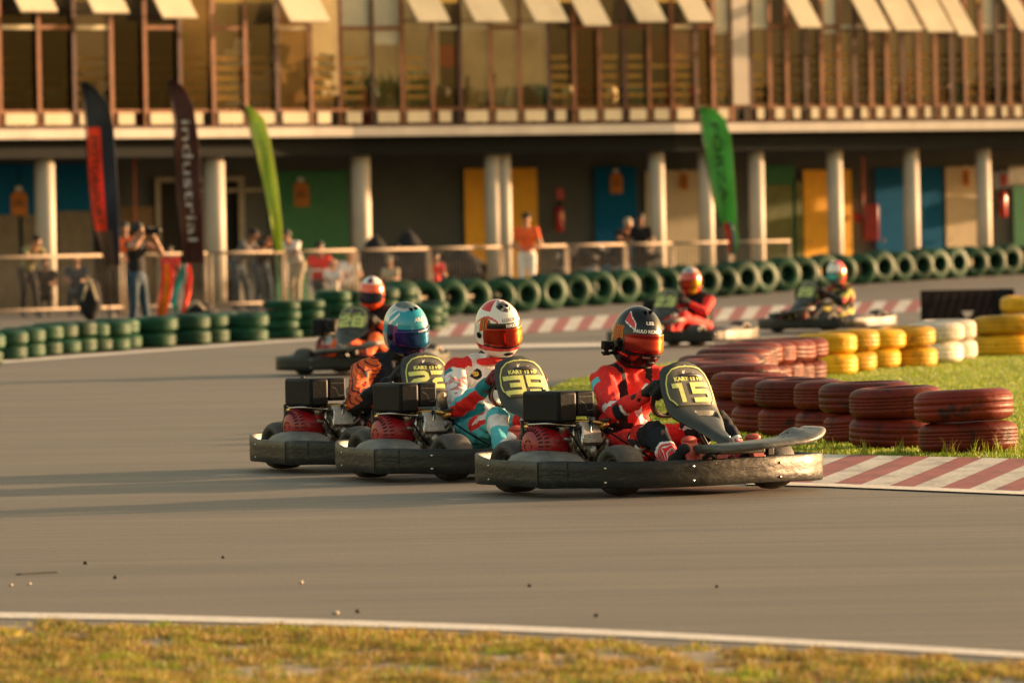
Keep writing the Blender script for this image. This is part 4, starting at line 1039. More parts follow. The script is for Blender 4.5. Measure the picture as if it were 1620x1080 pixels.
# green stacks along the left track edge
lg = [(-28,578,2),(8,570,2),(34,567,2),(62,563,2),(90,560,2),(116,558,2),(140,557,2),(172,556,2),(186,552,2),(243,550,2),(254,547,2),(298,546,2),(327,543,2),(350,541,2),(388,541,2),(447,536,4),(484,534,4),(528,531,4),(552,529,4),(604,525,4),(632,522,4),(671,526,3),(683,521,3)]
ordn = ['first','second','third','fourth','fifth','sixth','seventh','eighth','ninth','tenth','eleventh','twelfth','thirteenth','fourteenth','fifteenth','sixteenth','seventeenth','eighteenth','nineteenth','twentieth','twenty-first','twenty-second','twenty-third']
for i, (x, b, n) in enumerate(lg):
    stack(x, b, n, 'green', 74 if i < 15 else 60 if i < 17 else 58, zb=0, hs=1. if i < 15 else .72 if i < 17 or i > 20 else .86, lab='green tyre of the %s stack counted from the frame edge along the spectator fence' % ordn[i], group='green tyres stacked by the spectator fence')
# upright green tyres in short tubes along the back of the track
bx = [600,700,800,900,1000,1100,1200,1300,1400,1500,1620,1700]; by = [507,500,496,487,480,473,465,455,447,441,434,430]
x = 632.; i = 0
while x < 1690:
    b = float(np.interp(x, bx, by)); p = at(x, b, 0); s = F/p.y
    yaw = R(-27-4*min(1,max(0,(x-900)/500))+6*math.sin(i*1.9)+4*math.sin(i*.7))
    ax = V((math.sin(-yaw), -math.cos(yaw), 0)); rz = math.atan2(ax.y, ax.x); sc = .94+.12*tr.random()
    for k in range(2):
        q = p-ax*(.20*k)
        put_tyre('green', q.x, q.y+.25, p.z+.31*sc, sc, .97, 'green tyre standing on edge in the wall at the back of the track', 'green tyres standing on edge', 3, (0, R(90), rz))
    x += (.33-.05*min(1,max(0,(x-900)/500))+.09*tr.random())*s*1.1; i += 1
for k in range(12):   # a few more thrown on top and behind
    x = 700+k*75+tr.random()*30; b = float(np.interp(x, bx, by)); p = at(x, b-3, 0)
    put_tyre('green', p.x, p.y+.95, p.z+.31, 1, 1, 'green tyre standing on edge in the second row of the back wall', 'green tyres in the second row', 3, (0, R(90), R(-120+tr.uniform(-15,15))))
mk('flag_black', (.018,.018,.022), .7); mk('flag_red', (.85,.06,.015), .7); mk('flag_navy', (.01,.018,.035), .7); mk('flag_brown', (.09,.03,.022), .7); mk('flag_umber', (.13,.07,.045), .7)
mk('flag_lime', (.50,.60,.11), .7, var=.08); mk('flag_green', (.11,.42,.08), .7, var=.15, vs=2); mk('flag_teal', (.02,.4,.36), .7); mk('flag_white', (.75,.7,.65), .7); mk('flag_text', (.02,.03,.02), .7); mk('flag_grey', (.45,.42,.42), .7); mk('flag_yellow', (.75,.45,.02), .7)
for k in ('flag_red','flag_lime','flag_green','flag_teal','flag_white','flag_yellow','flag_brown'): translucent(k, .28)
# ------------------------------------------------------------------ pit building
mk('bench_wood', (.85,.52,.22), .6, var=.3); mk('rust_wood', (.24,.085,.028), .55, var=.3, vs=3); mk('rust_dark', (.07,.022,.014), .6, var=.3); mk('cream_panel', (.62,.54,.37), .5, var=.1, vs=2)
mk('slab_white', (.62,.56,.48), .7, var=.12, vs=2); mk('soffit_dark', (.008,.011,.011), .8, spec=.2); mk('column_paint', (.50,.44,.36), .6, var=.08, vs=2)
mk('wall_grey', (.080,.092,.092), .8, var=.12, vs=1); mk('wall_tan', (.20,.13,.07), .8); mk('wall_beige', (.16,.14,.105), .8)
mk('door_blue', (.0,.10,.25), .7, var=.1, spec=.1); mk('door_green', (.005,.17,.07), .6, var=.1); mk('door_yellow', (.95,.45,.004), .5, var=.08); mk('door_cream', (.58,.48,.32), .5, var=.06); mk('door_olive', (.10,.12,.02), .5, var=.3, vs=3)
mk('sign_orange', (.62,.20,.01), .5, var=.1); mk('frame_white', (.30,.28,.23), .6); mk('dark_void', (.004,.004,.004), .8); mk('ext_red', (.50,.02,.02), .3, coat=.5); mk('room_beige', (.11,.095,.066), .8, var=.25, vs=.8)
mk('room_floor', (.35,.25,.15), .7); mk('rail_metal', (.26,.20,.14), .6, 0, var=.15); mk('post_grey', (.07,.06,.05), .7)
def glass_mat(k, tint, mixf):
    m = bpy.data.materials.new(k); m.use_nodes = True; n = m.node_tree.nodes; L = m.node_tree.links; n.clear()
    o = n.new('ShaderNodeOutputMaterial'); t = n.new('ShaderNodeBsdfTransparent'); g = n.new('ShaderNodeBsdfGlossy'); x = n.new('ShaderNodeMixShader')
    t.inputs[0].default_value = tint+(1,); g.inputs['Roughness'].default_value = .08; g.inputs[0].default_value = (.7,.72,.7,1); x.inputs[0].default_value = mixf
    L.new(t.outputs[0], x.inputs[1]); L.new(g.outputs[0], x.inputs[2]); L.new(x.outputs[0], o.inputs[0]); M[k] = m
glass_mat('glass_clear', (.90,.85,.72), .06); glass_mat('glass_dim', (.60,.58,.52), .05); glass_mat('glass_tone_dark', (.36,.36,.34), .03); glass_mat('glass_tone_warm', (.55,.44,.30), .08)  # tints paint the varied reflections and darkness of the panes
FX = [-700,0,540,1080,1620,2300]; FD = [136,141.5,146.5,150,154.5,160]
fd = lambda px: float(np.interp(px, FX, FD))
def fpt(px, z, back=0.):
    """point on the facade line at pixel column px, height z, set back metres"""
    D = fd(px)+back; r = ray(px, 366); return V((r.x/r.y*D, D, z))
def fbox(mb, px0, px1, z0, z1, b0, b1, n=1):
    """box following the facade between two pixel columns; b0..b1 depth behind the facade"""
    P = []
    for i in range(n+1):
        px = px0+(px1-px0)*i/n
        P.append([fpt(px,z0,b0), fpt(px,z1,b0), fpt(px,z1,b1), fpt(px,z0,b1)])
    mb.quadgrid(P, closed_v=True, smooth=False, cap=True); return mb
pit = empty('pit_building', (0,0,0), label='curved two storey pit building with glazed upper floor over a row of coloured doors', cat='building')
def part(name, m, boxes, parent=pit, n=1):
    mb = MB(); mb.use(m)
    for b in boxes: fbox(mb, *b, n=n)
    return mb.build(name, parent)
part('floor_slab', 'slab_white', [(-650,1900,3.41,3.60,-.35,4.4)], n=40)
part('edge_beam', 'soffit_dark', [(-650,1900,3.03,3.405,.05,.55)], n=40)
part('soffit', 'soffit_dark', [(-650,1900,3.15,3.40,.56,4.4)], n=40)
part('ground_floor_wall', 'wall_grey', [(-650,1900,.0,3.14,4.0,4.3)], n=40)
part('upper_room_wall', 'room_beige', [(-650,1900,3.61,6.3,4.2,4.4)], n=40)
part('room_floor', 'room_floor', [(-650,1900,3.605,3.64,.10,4.19)], n=40)
part('sill_beam', 'rust_wood', [(-650,1900,3.93,3.985,-.10,.06)], n=40)
part('bottom_beam', 'rust_dark', [(-650,1900,3.605,3.66,-.08,.06)], n=40)
for px, w in ((72,32),(340,34),(572,31),(780,24),(799,22),(1040,26),(1118,25),(1198,25),(1322,25),(1443,25),(1557,24),(1668,24),(-190,32)):
    D = fd(px)+.5; p = fpt(px, 0, .5); r = w/F*D/2
    mb = MB(); mb.use('column_paint').cyl((p.x,p.y,0),(p.x,p.y,3.03), r, seg=24); mb.build('column', pit)
mull = [-60,5,67,123,182,235,290,343,394,444,497,543,594,641,689,733,782,827,873,913,953,993,1032,1068,1106,1133,1162,1192,1223,1250,1280,1305,1332,1357,1383,1408,1433,1458,1485,1510,1532,1557,1582,1602,1625,1650]
for i, px in enumerate(mull): part('mullion', 'rust_wood' if i % 3 else 'rust_dark', [(px-2.9,px+2.9,3.66,8.0,-.13,.05)])
part('pillar', 'column_paint', [(1164,1189,3.99,8.0,-.16,.05)])
wr_ = random.Random(4); bright = {543,594,641,689,733,782,827,873}
for i, (a, b) in enumerate(zip(mull, mull[1:])):
    if a == 1162: continue
    w = b-a
    part('window_pane', 'glass_clear' if (a in bright or a > 290 and wr_.random() < .35) else wr_.choice(['glass_dim','glass_dim','glass_tone_warm'] if a > 290 else ['glass_dim','glass_tone_dark','glass_tone_warm']), [(a+3.4,b-3.4,3.99,7.9,-.02,.0)])
    if w > 3: 
        f0, f1 = ((a+7,b-6) if wr_.random() < .6 else (a+9,b-w*.35)); part('sill_block', 'cream_panel', [(f0,f1,3.69,3.92,-.16,.04)])
    if a not in (641,) and (i % 2 == 1 or wr_.random() < .3): part('transom', 'cream_panel' if wr_.random() < .6 else 'rust_wood', [(a+3.4,b-3.4,5.60,5.68,-.10,-.03)])
# slatted benches behind the glass
for i, (a, b) in enumerate(zip(mull, mull[1:])):
    if a in (689,733,782,827,594,444) or a == 1162: continue
    zs = [4.98,4.78,4.58,4.38,4.18]; mb = MB(); mb.use('bench_wood'); rr2 = random.Random(i)
    for z in zs:
        if rr2.random() < .93: fbox(mb, a+4, b-4-(b-a)*.25*rr2.random(), z, z+.075, .06, .12)
    mb.build('bench_slat', pit)
# hopper windows: cream sashes hinged at the top and pushed out at the bottom
def hopper(px0, px1, yb, shift, lit='cream_panel'):
    p0, p1 = fpt(px0, 0), fpt(px1, 0); d = (p1-p0); zb = (ray((px0+px1)/2, yb).z*fd((px0+px1)/2)+H)
    out = V((.68,-.73,0)); L_ = 1.2; ang = shift
    top0, top1 = p0+V((0,0,zb+L_*math.cos(ang))), p1+V((0,0,zb+L_*math.cos(ang))); o2 = out*L_*math.sin(ang)+V((0,0,-L_*math.cos(ang)))
    sx = d.normalized()*(L_*.42*math.sin(ang))
    mb = MB(); mb.use(lit).prism([top0, top1, top1+o2+sx*0, top0+o2+sx*0], d.cross(o2).normalized()*.04)
    mb.use('rust_dark').tube([top0+o2*.97+V((0,0,.0)), top0+V((0,0,-L_*math.cos(ang)*.97))], .012, seg=6); mb.build('hopper_sash', pit)
for a, b, y in ((33,97,20),(148,210,22),(257,318,30),(458,527,36),(660,716,36),(750,810,36),(845,903,36),(922,970,42),(1007,1058,36),(1087,1132,36),(1262,1303,45),(1370,1412,50),(1415,1462,50),(1465,1512,52),(1514,1548,58),(1610,1640,50)):
    hopper(a-27, b-33, y, R(35))
for a, b, zb in ((546,591,5.62),(598,638,5.3),(1136,1160,5.5),(1308,1330,5.5),(1560,1580,5.5),(1196,1220,5.62)): part('blind', 'cream_panel', [(a,b,zb,7.8,-.06,-.03)])
# interior clutter of the upper floor that shows through the glass
mk('clutter_red', (.30,.03,.02), .6); mk('clutter_teal', (.05,.2,.18), .6); mk('clutter_pale', (.6,.5,.35), .7); mk('clutter_dark', (.02,.02,.02), .7)
ic = random.Random(9)
for px in range(-20, 1640, 22):
    k = ic.choice(['clutter_red','clutter_dark','clutter_dark','clutter_teal','clutter_pale','clutter_pale','clutter_dark']); w = ic.uniform(6, 16); z0 = 3.65; z1 = ic.uniform(4.1, 4.75)
    p = fpt(px, 0, ic.uniform(1.0, 2.6)); mb = MB(); mb.use(k); ww = w/75
    mb.box((p.x,p.y,z0+.42),(ww*2,.4,.05),None,.01); mb.box((p.x+ww*.8,p.y,z1*.5+z0*.5),(.06,.4,z1-z0),Euler((0,R(8),0)),.01)
    for sx in (-.9,.9):
        mb.cyl((p.x+ww*sx,p.y-.15,z0),(p.x+ww*sx*.8,p.y-.15,z0+.42),.018,seg=6)
    if ic.random() < .5: mb.ell((p.x,p.y,z0+.62),(ww,.2,.2))
    o = mb.build('chair'); tag(o, 'chair behind the upper floor glazing', 'chair', 'chairs inside the upper floor')
mk('backing_pale', (.62,.58,.44), .8, var=.3, vs=.7); mk('backing_dim', (.085,.082,.062), .8, var=.4, vs=.7)
for a, b, m in ((-60,120,'backing_dim'),(182,288,'backing_dim'),(292,342,'backing_pale'),(440,545,'backing_pale'),(547,640,'backing_pale'),(645,700,'backing_pale'),(735,870,'backing_pale'),(915,990,'room_beige')): part('pane_backing', m, [(a,b,3.66,8.1,2.2,2.3)])  # wall colours paint the glazing's pale reflections and its darker panes
for px in range(350, 530, 13):
    p = fpt(px, 0, ic.uniform(.7,1.6)); mb = MB(); mb.use('flag_white'); z0 = 3.65+ic.uniform(0,1.0)
    mb.box((p.x,p.y,z0+.42),(.34,.34,.04),Euler((ic.uniform(-.5,.5),ic.uniform(-.4,.4),0)),.01); mb.box((p.x+ic.uniform(-.1,.1),p.y+.16,z0+.66),(.34,.04,.42),Euler((ic.uniform(-.4,.4),ic.uniform(-.4,.4),0)),.01)
    for sx in (-.15,.15): mb.cyl((p.x+sx,p.y-.15,3.65),(p.x+sx,p.y-.15,z0+.42),.014,seg=6)
    o = mb.build('chair'); tag(o, 'white chair in the jumbled pile behind the upper floor glazing', 'chair', 'white chairs piled inside the upper floor')
for px in (560,585,610,630,660,672,310,130,1,40,150):
    p = fpt(px, 0, ic.uniform(.8,1.4)); pl_ = empty('potted_plant', (p.x,p.y,3.64), 0, 'dark leafy plant behind the upper floor glazing', 'plant', 'plants inside the upper floor')
    mb = MB(); mb.use('rust_dark').cyl((0,0,0),(0,0,.28),.12,.16,14); mb.build('pot', pl_); mb = MB(); mb.use('door_green')
    for k in range(40):
        a = ic.random()*6.28; l = ic.uniform(.3,.8); h = ic.uniform(.3,.95); w_ = V((-math.sin(a),math.cos(a),0))*.035; e_ = V((math.cos(a)*l*.5, math.sin(a)*l*.5, .28+h)); mid = V((math.cos(a)*l*.2, math.sin(a)*l*.2, .28+h*.7))
        mb.poly([V((0,0,.26)), mid-w_, e_, mid+w_])
    mb.build('foliage', pl_)
for a, b, z0, z1, m in ((0,60,5.1,7.9,'clutter_dark'),(70,122,4.9,7.9,'clutter_dark'),(180,232,5.0,7.9,'clutter_dark'),(240,286,4.9,6.0,'clutter_dark'),(1032,1066,4.95,5.6,'rust_dark'),(1070,1104,4.95,5.6,'rust_dark'),(700,724,4.9,5.35,'clutter_red'),(306,318,4.85,5.3,'clutter_red')):
    part('inner_partition', m, [(a,b,z0,z1,2.8,2.9)])  # dark sheets here paint the unlit voids behind the first panes
for px in range(1195, 1640, 60): part('inner_partition', 'backing_dim', [(px,px+56,3.66,7.8,3.0,3.1)])  # dim sheets paint the darker run of glazing
# doors
def door(px0, px1, zt, m, sign=None, leaf=True, double=False):
    o = part('door', m, [(px0,px1,0,zt,3.90,3.97)])
    if double: part('door_joint', 'dark_void', [((px0+px1)/2-.7,(px0+px1)/2+.7,0,zt,3.885,3.895)], o)
    if sign:
        x, y, w, h = sign; D = fd(x)+3.8; p = atD(x, y, D); k = D/F
        mb = MB(); mb.use('sign_orange').prism([p+V((a*k, 0, b*k)) for a, b in ((-w/2,-h/2),(w/2,-h/2),(w/2,h*.32),(w*.28,h/2),(-w*.28,h/2),(-w/2,h*.32))], (0,.03,0))
        mb.use('rust_dark').box(p+V((0,-.01,-.02)),(w*k*.6,.01,h*k*.08)).box(p+V((0,-.01,.06)),(w*k*.5,.01,h*k*.06))
        mb.build('sign', o)
        mb = MB(); mb.use('white_print').box(p+V((0,0,h*k*.62)),(w*k*.4,.02,h*k*.2),None,.01); mb.build('sign_clip', o)
    mb = MB(); mb.use('chrome'); p = fpt(px0+(px1-px0)*.12, 1.05, 3.84); mb.cyl(p, p+V((0,-.05,0)), .03, seg=10); mb.build('handle', o)
    return o
door(-60,30,2.95,'door_blue',(30,322,26,38)); door(33,148,2.95,'door_blue',None,double=True)
door(432,552,2.75,'door_green',(476,308,27,38),double=True)
door(736,851,2.75,'door_yellow',None,double=True); door(942,1008,2.75,'door_blue',(975,290,20,32)); door(1052,1106,2.65,'door_cream',(1082,287,13,26)); door(1022,1040,2.65,'door_cream')
door(1210,1258,2.75,'door_green'); door(1272,1348,2.62,'door_yellow'); door(1386,1492,2.65,'door_blue',double=True); door(1497,1551,2.65,'door_cream',(1528,281,10,26)); door(1604,1700,2.2,'door_green')
part('wall_panel', 'wall_beige', [(-60,30,0,1.92,3.80,3.88),(92,147,0,1.98,3.80,3.88),(36,60,0,1.92,3.80,3.88)])
part('wall_panel', 'wall_tan', [(192,244,0,2.05,3.86,3.96)]); part('wall_panel', 'door_olive', [(1212,1254,0,2.3,3.80,3.88),(1260,1270,0,2.4,3.86,3.96)]); part('wall_sign', 'frame_white', [(1598,1660,2.25,2.66,3.7,3.74)])
part('wall_panel', 'dark_void', [(150,190,0,2.9,3.9,3.96),(250,388,0,2.6,3.93,3.97)])  # black panels paint the darkness inside the open doorways
part('door_frame', 'frame_white', [(247,255,0,2.65,3.80,3.90),(255,388,2.55,2.65,3.80,3.90),(378,388,0,2.54,3.80,3.90),(389,430,2.32,2.40,3.80,3.90),(300,377,2.32,2.40,3.80,3.90)])
part('drain_pipe', 'ext_red', [(213.5,216,1.2,3.1,3.7,3.76)])
part('drain_pipe', 'ext_red', [(1366,1369,1.9,2.9,3.8,3.86)])
def on_wall(px, py, back=3.75): return atD(px, py, fd(px)+back)
def extinguisher(px, py, lab, sz=1.):
    p = on_wall(px, py); e = empty('fire_extinguisher', p, 0, lab, 'fire extinguisher', 'fire extinguishers on the pit wall')
    mb = MB(); mb.use('ext_red').lathe([(.001,-.30),(.07,-.29),(.085,-.26),(.085,.16),(.06,.23),(.025,.26),(.001,.26)], 20); mb.build('cylinder', e)
    mb = MB(); mb.use('black_plastic').cyl((0,0,.26),(0,0,.33),.025,seg=10).box((.03,0,.34),(.14,.03,.03)).tube([(.0,0,.31),(-.08,0,.25),(-.11,0,.0),(-.10,0,-.2)], .014, seg=8, res=4); mb.build('hose', e)
    q = on_wall(px+1, py-38); mb = MB(); mb.use('ext_red').box(q, (.16,.02,.24), None, .01); o = mb.build('wall_sign'); tag(o, 'small red sign on the wall above the '+lab.split(',')[0], 'sign')
extinguisher(885, 345, 'fire extinguisher on the grey wall, between the yellow door and the blue door')
extinguisher(1587, 322, 'fire extinguisher right of the last cream door, near the white wall sign'.replace('right of', 'past'))
p = on_wall(1379, 352, 3.6); hc = empty('hose_cabinet', p, 0, 'tall red fire hose cabinet on the wall between yellow and blue doors', 'hose cabinet')
mb = MB(); mb.use('ext_red').box((0,0,0),(.30,.20,.80),None,.015); mb.build('cabinet_box', hc); mb = MB(); mb.use('ext_red').cyl((-.30,-.05,.12),(-.30,.05,.12),.10,seg=20); mb.use('rust_dark').tube([(-.2,0,.75),(-.2,0,-.35)], .03, seg=8); mb.build('hose_reel', hc)
# ------------------------------------------------------------------ feather flags
def feather(name, D, Lp, Rp, fn, mats, label, letters=None, pole_base=540, bow=.12):
    """Lp/Rp pixel edges from top to bottom; fn(u, v)->material"""
    base_px = Lp[-1] if name else None; y0, y1 = Lp[0][1], Lp[-1][1]; n, m = 48, 14
    ex = lambda E, t: float(np.interp(y0+(y1-y0)*t, [p[1] for p in E], [p[0] for p in E]))
    def pt(u, t, off=0.):
        xa, xb = ex(Lp, t), ex(Rp, t); y = y0+(y1-y0)*t+(0 if t < .96 else 0)
        return atD(xa+(xb-xa)*u, y, D+bow*math.sin(u*3.1)*(.4+t)+.05*math.sin(t*14+u*3)-off)
    foot = atD((Lp[-1][0]+Rp[-1][0])/2, 366, D); rt = empty(name, (foot.x, D, 0), 0, label, 'feather flag', 'feather flags by the track')
    org = V((foot.x, D, 0)); mb = MB()
    for k in mats: mb.use(k)
    vs = [[mb.bm.verts.new(pt(j/m, i/n)-org) for j in range(m+1)] for i in range(n+1)]
    for i in range(n):
        for j in range(m):
            f = mb.bm.faces.new([vs[i][j], vs[i+1][j], vs[i+1][j+1], vs[i][j+1]]); f.material_index = mb.mats.index(fn((j+.5)/m, (i+.5)/n)); f.smooth = True
    bn = mb.build('banner', rt, mods=[('SOLIDIFY', dict(thickness=.006))], recalc=False)
    if letters:
        s, u0, t0, t1, size, k, mt = letters
        mb = MB(); mb.use(mt); vs_, _ = text_geo(s, 1.); xs = [v[0] for v in vs_]; a, b = min(xs), max(xs)
        add_text(mb, s, 1., lambda x, y: pt(u0+(y-.35)*size, t0+(x-a)/(b-a)*(t1-t0), .03)-org); mb.build('lettering', rt)
    pole = [pt(.0 if k == 0 else 0, t)-org+V((-.02,.02,0)) for t in np.linspace(0, 1, 14)]+[V((pt(.0,1).x-org.x-.0, 0, .02))]
    mb = MB(); mb.use('black_plastic').tube(pole, .014, seg=8); mb.build('pole', rt)
    mb = MB(); mb.use('black_plastic').lathe([(.001,.06),(.05,.06),(.20,.03),(.24,.0),(.001,.0)], 20, (pole[-1].x, 0, 0)); mb.build('base', rt); return rt
feather('feather_flag', 112, [(130,129),(138,205),(140,268),(145,327),(151,364),(165,405),(172,420)], [(134,129),(154,142),(173,168),(180,205),(184,268),(188,342),(190,420)],
    lambda u, t: ('flag_red' if u < .50 else 'flag_navy') if .26 < t < .81 else ('flag_black' if t <= .26 else ('flag_umber' if u < .7 else 'flag_navy')), ['flag_black','flag_red','flag_navy','flag_umber'], 'tall black feather flag with a red orange stripe', ('MOTORSPORT', .24, .30, .78, .42, 0, 'flag_text'))
feather('feather_flag', 113, [(268,127),(278,194),(278,268),(284,342),(288,387),(293,416)], [(272,127),(290,136),(306,168),(315,231),(317,287),(321,342),(323,416)],
    lambda u, t: 'flag_brown', ['flag_brown'], 'dark brown feather flag with white vertical lettering', ('industrial', .52, .22, .88, .62, 0, 'flag_white'))
feather('feather_flag', 118, [(389,168),(399,213),(414,279),(427,342),(436,398)], [(394,168),(417,187),(427,220),(438,287),(445,350),(448,398)],
    lambda u, t: 'flag_lime', ['flag_lime'], 'lime yellow feather flag leaning over the spectators', ('KARTODROMO', .48, .12, .70, .36, 0, 'flag_green'))
feather('feather_flag', 139, [(1107,169),(1112,215),(1119,259),(1128,306),(1136,339),(1142,356)], [(1112,169),(1129,172),(1147,189),(1156,215),(1159,254),(1163,306),(1165,356)],
    lambda u, t: 'flag_green', ['flag_green'], 'bright green feather flag with dark lettering by the back tyre wall', ('FORZA', .50, .14, .80, .42, 0, 'flag_text'))
def drape(label, D, pxs, cols, name='draped_flag'):
    """crumpled cloth hanging from the fence: px outline rows (xl, xr, y) and colours across"""
    mb = MB(); n = len(cols)*3
    for k in cols: mb.use(k)
    rows = []
    for (xl, xr, y) in pxs: rows.append([mb.bm.verts.new(atD(xl+(xr-xl)*j/n, y, D+.05*math.sin(j*1.3+y*.07))) for j in range(n+1)])
    for i in range(len(rows)-1):
        for j in range(n):
            f = mb.bm.faces.new([rows[i][j], rows[i+1][j], rows[i+1][j+1], rows[i][j+1]]); f.material_index = mb.mats.index(cols[j//3]); f.smooth = True
    o = mb.build(name, mods=[('SOLIDIFY', dict(thickness=.008))], recalc=False); tag(o, label, 'flag'); return o
drape('turquoise, white and red flag hanging at the foot of the brown feather flag', 114, [(288,300,418),(282,304,440),(272,302,462),(270,298,478),(276,292,494)], ['flag_teal','flag_white','flag_red'])
drape('yellow and red flag hanging on the fence beside the photographer', 118, [(258,268,418),(256,274,440),(252,272,465),(248,262,500)], ['flag_red','flag_yellow','flag_red'])
drape('crumpled black, white, red and green cloth wound round the pole of the green flag', 139, [(1146,1162,352),(1150,1166,368),(1152,1168,384),(1154,1164,402)], ['flag_red','flag_text','flag_grey','flag_green'], 'wound_cloth')
# ------------------------------------------------------------------ crowd barriers
BX = [-60,0,560,800,1000,1250,1700]; BD = [125,126,134,139,143,147,154]
bd = lambda px: float(np.interp(px, BX, BD))
def barrier(a, b, lab):
    p, q = atD(a, 366, bd(a)), atD(b, 366, bd(b)); p.z = q.z = 0; d = q-p; rt = empty('crowd_barrier', p, 0, lab, 'crowd barrier', 'metal barriers in front of the pits')
    mb = MB(); mb.use('rail_metal'); z0, z1 = .16, 1.10
    mb.tube([V((0,0,z1)), d+V((0,0,z1))], .030, seg=8).tube([V((0,0,z0)), d+V((0,0,z0))], .026, seg=8)
    for t in (.012, .988): mb.tube([d*t+V((0,0,0)), d*t+V((0,0,z1))], .028, seg=8)
    for t in (.06, .94): mb.box(d*t+V((0,0,.015)), (.06,.5,.03))
    mb.build('frame', rt); mb = MB(); mb.use('post_grey')
    n = max(4, int(d.length/.13))
    for k in range(1, n): mb.tube([d*(k/n)+V((0,0,z0)), d*(k/n)+V((0,0,z1))], .008, seg=5)
    mb.build('vertical_bar', rt); return rt
bw = ['beside the column at the frame edge','between the black and brown feather flags','behind the brown feather flag','beneath the lime feather flag','in front of the white plastic table','left of the double column in front of the covered bikes','in front of the double column','in front of the silver motorcycle','next to the blue door','in front of the cream door','by the green feather flag','beyond the green feather flag']
bw[5] = 'in front of the covered bikes, between column and double column'
be = [-60,192,326,330,448,562,678,792,895,988,1062,1155,1250]
for i, (a, b) in enumerate(zip(be, be[1:])):
    if b-a > 10: barrier(a+1, b-1, 'metal crowd barrier '+bw[i])
# ------------------------------------------------------------------ spectators and staff
def bystander(px, D, facing, label, cols, pose=None, head='cap', zoff=0., scale=1., group='people by the pits', name='person'):
    """facing: degrees, 0 = to the right of the picture, -90 = towards the camera"""
    p = atD(px, 366, D); top, legs, skin_, hairm = cols[:4]
    rt = empty(name, (p.x, D, zoff), R(facing), label, 'person', group); rt.scale = (scale,)*3
    J = dict(hip=(0,0,.92), belly=(0,0,1.08), chest=(.0,0,1.27), neck=(.01,0,1.50), head=(.03,0,1.61), shR=(0,-.18,1.40), shL=(0,.18,1.40), elR=(-.02,-.25,1.12), elL=(-.02,.25,1.12), haR=(.12,-.22,.92), haL=(.12,.22,.92),
             knR=(.02,-.10,.50), knL=(.02,.10,.50), anR=(0,-.11,.09), anL=(0,.11,.09), toR=(.16,-.13,.04), toL=(.16,.13,.04)); J.update(pose or {})
    g = {k: V(v) for k, v in J.items()}; s0 = g['chest']+V((0,0,.10))
    pr = [('hip', g['hip'], (.12,.16,.12), None), ('top', g['belly'], (.115,.15,.15), None), ('top', g['chest'], (.12,.17,.16), None), ('top', s0, g['shR'], .075, .065), ('top', s0, g['shL'], .075, .065),
          ('skin', g['neck']-V((0,0,.05)), g['head'], .055, .055), ('face', g['head'], (.090,.075,.105), None), ('skin', g['head']+V((.085,0,-.01)), g['head']+V((.10,0,-.03)), .014, .017),
          ('sleeve', g['shR'], g['elR'], .058, .045), ('sleeve', g['shL'], g['elL'], .058, .045), ('skin', g['elR'], g['haR'], .043, .030), ('skin', g['elL'], g['haL'], .043, .030),
          ('leg', g['hip']+V((0,-.09,-.02)), g['knR'], .095, .065), ('leg', g['hip']+V((0,.09,-.02)), g['knL'], .095, .065), ('leg', g['knR'], g['anR'], .066, .048), ('leg', g['knL'], g['anL'], .066, .048), ('shoe', g['anR'], g['toR'], .045, .035), ('shoe', g['anL'], g['toL'], .045, .035)]
    for s, e in (('haR','elR'),('haL','elL')):
        d = (g[s]-g[e]).normalized(); o = d.orthogonal().normalized()
        for k in range(4): pr.append(('skin', g[s]+o*(.018*(k-1.5)), g[s]+d*(.085-.008*abs(k-1.2))+o*(.022*(k-1.5)), .011, .009))
        pr.append(('skin', g[s], g[s]+d*.045+o*.05, .014, .010))
    ms = list(dict.fromkeys([top, legs, skin_, hairm, 'black_cloth', 'grey_cloth']))
    def paint(tg, t, c, n):
        if tg in ('top',): return top
        if tg == 'sleeve': return top if t < (cols[4] if len(cols) > 4 else .6) else skin_
        if tg in ('hip', 'leg'): return legs
        if tg == 'shoe': return 'grey_cloth'
        if tg == 'face': return hairm if (c-g['head']).z > .045 or (c-g['head']).x < -.02 else skin_
        return skin_
    cols = tuple(cols[:4])+((cols[4],) if len(cols) > 4 else ())
    union_body('body', pr, .026, ms, paint, rt, 2)
    for k, m in enumerate(M_ for M_ in ()): pass
    h = g['head']; mb = MB()
    if head == 'cap':
        mb.use('black_cloth').lathe([(.001,.125),(.05,.115),(.085,.08),(.098,.035),(.098,.02)], 18, h); mb.box(h+V((.12,0,.03)),(.10,.13,.012),Euler((0,R(8),0)),.004); mb.build('cap', rt)
    else:
        mb.use(hairm).ell(h+V((-.018,0,.03)), (.098,.086,.105)); mb.build('hair', rt)
    return rt
SK, HD = 'skin', 'hair_dark'
lean = lambda o=0: dict(hip=(-.18,0,.90), belly=(-.10,0,1.02), chest=(.02,0,1.16), neck=(.15,0,1.33), head=(.22,0,1.42), shR=(.08,-.17,1.26), shL=(.08,.17,1.26), elR=(.22,-.20,1.10), elL=(.22,.20,1.10), haR=(.42,-.06,1.15), haL=(.42,.06,1.15), knR=(-.10,-.10,.50), knL=(-.02,.10,.50), anR=(-.16,-.11,.09), anL=(.0,.11,.09), toR=(-.02,-.13,.04), toL=(.15,.13,.04))
sit = dict(hip=(-.05,0,.46), belly=(-.07,0,.62), chest=(-.05,0,.82), neck=(0,0,1.05), head=(.03,0,1.16), shR=(-.04,-.18,.95), shL=(-.04,.18,.95), elR=(.08,-.22,.70), elL=(.08,.22,.70), haR=(.32,-.12,.72), haL=(.32,.12,.72), knR=(.38,-.11,.48), knL=(.38,.11,.48), anR=(.38,-.11,.09), anL=(.38,.11,.09), toR=(.52,-.12,.04), toL=(.52,.12,.04))
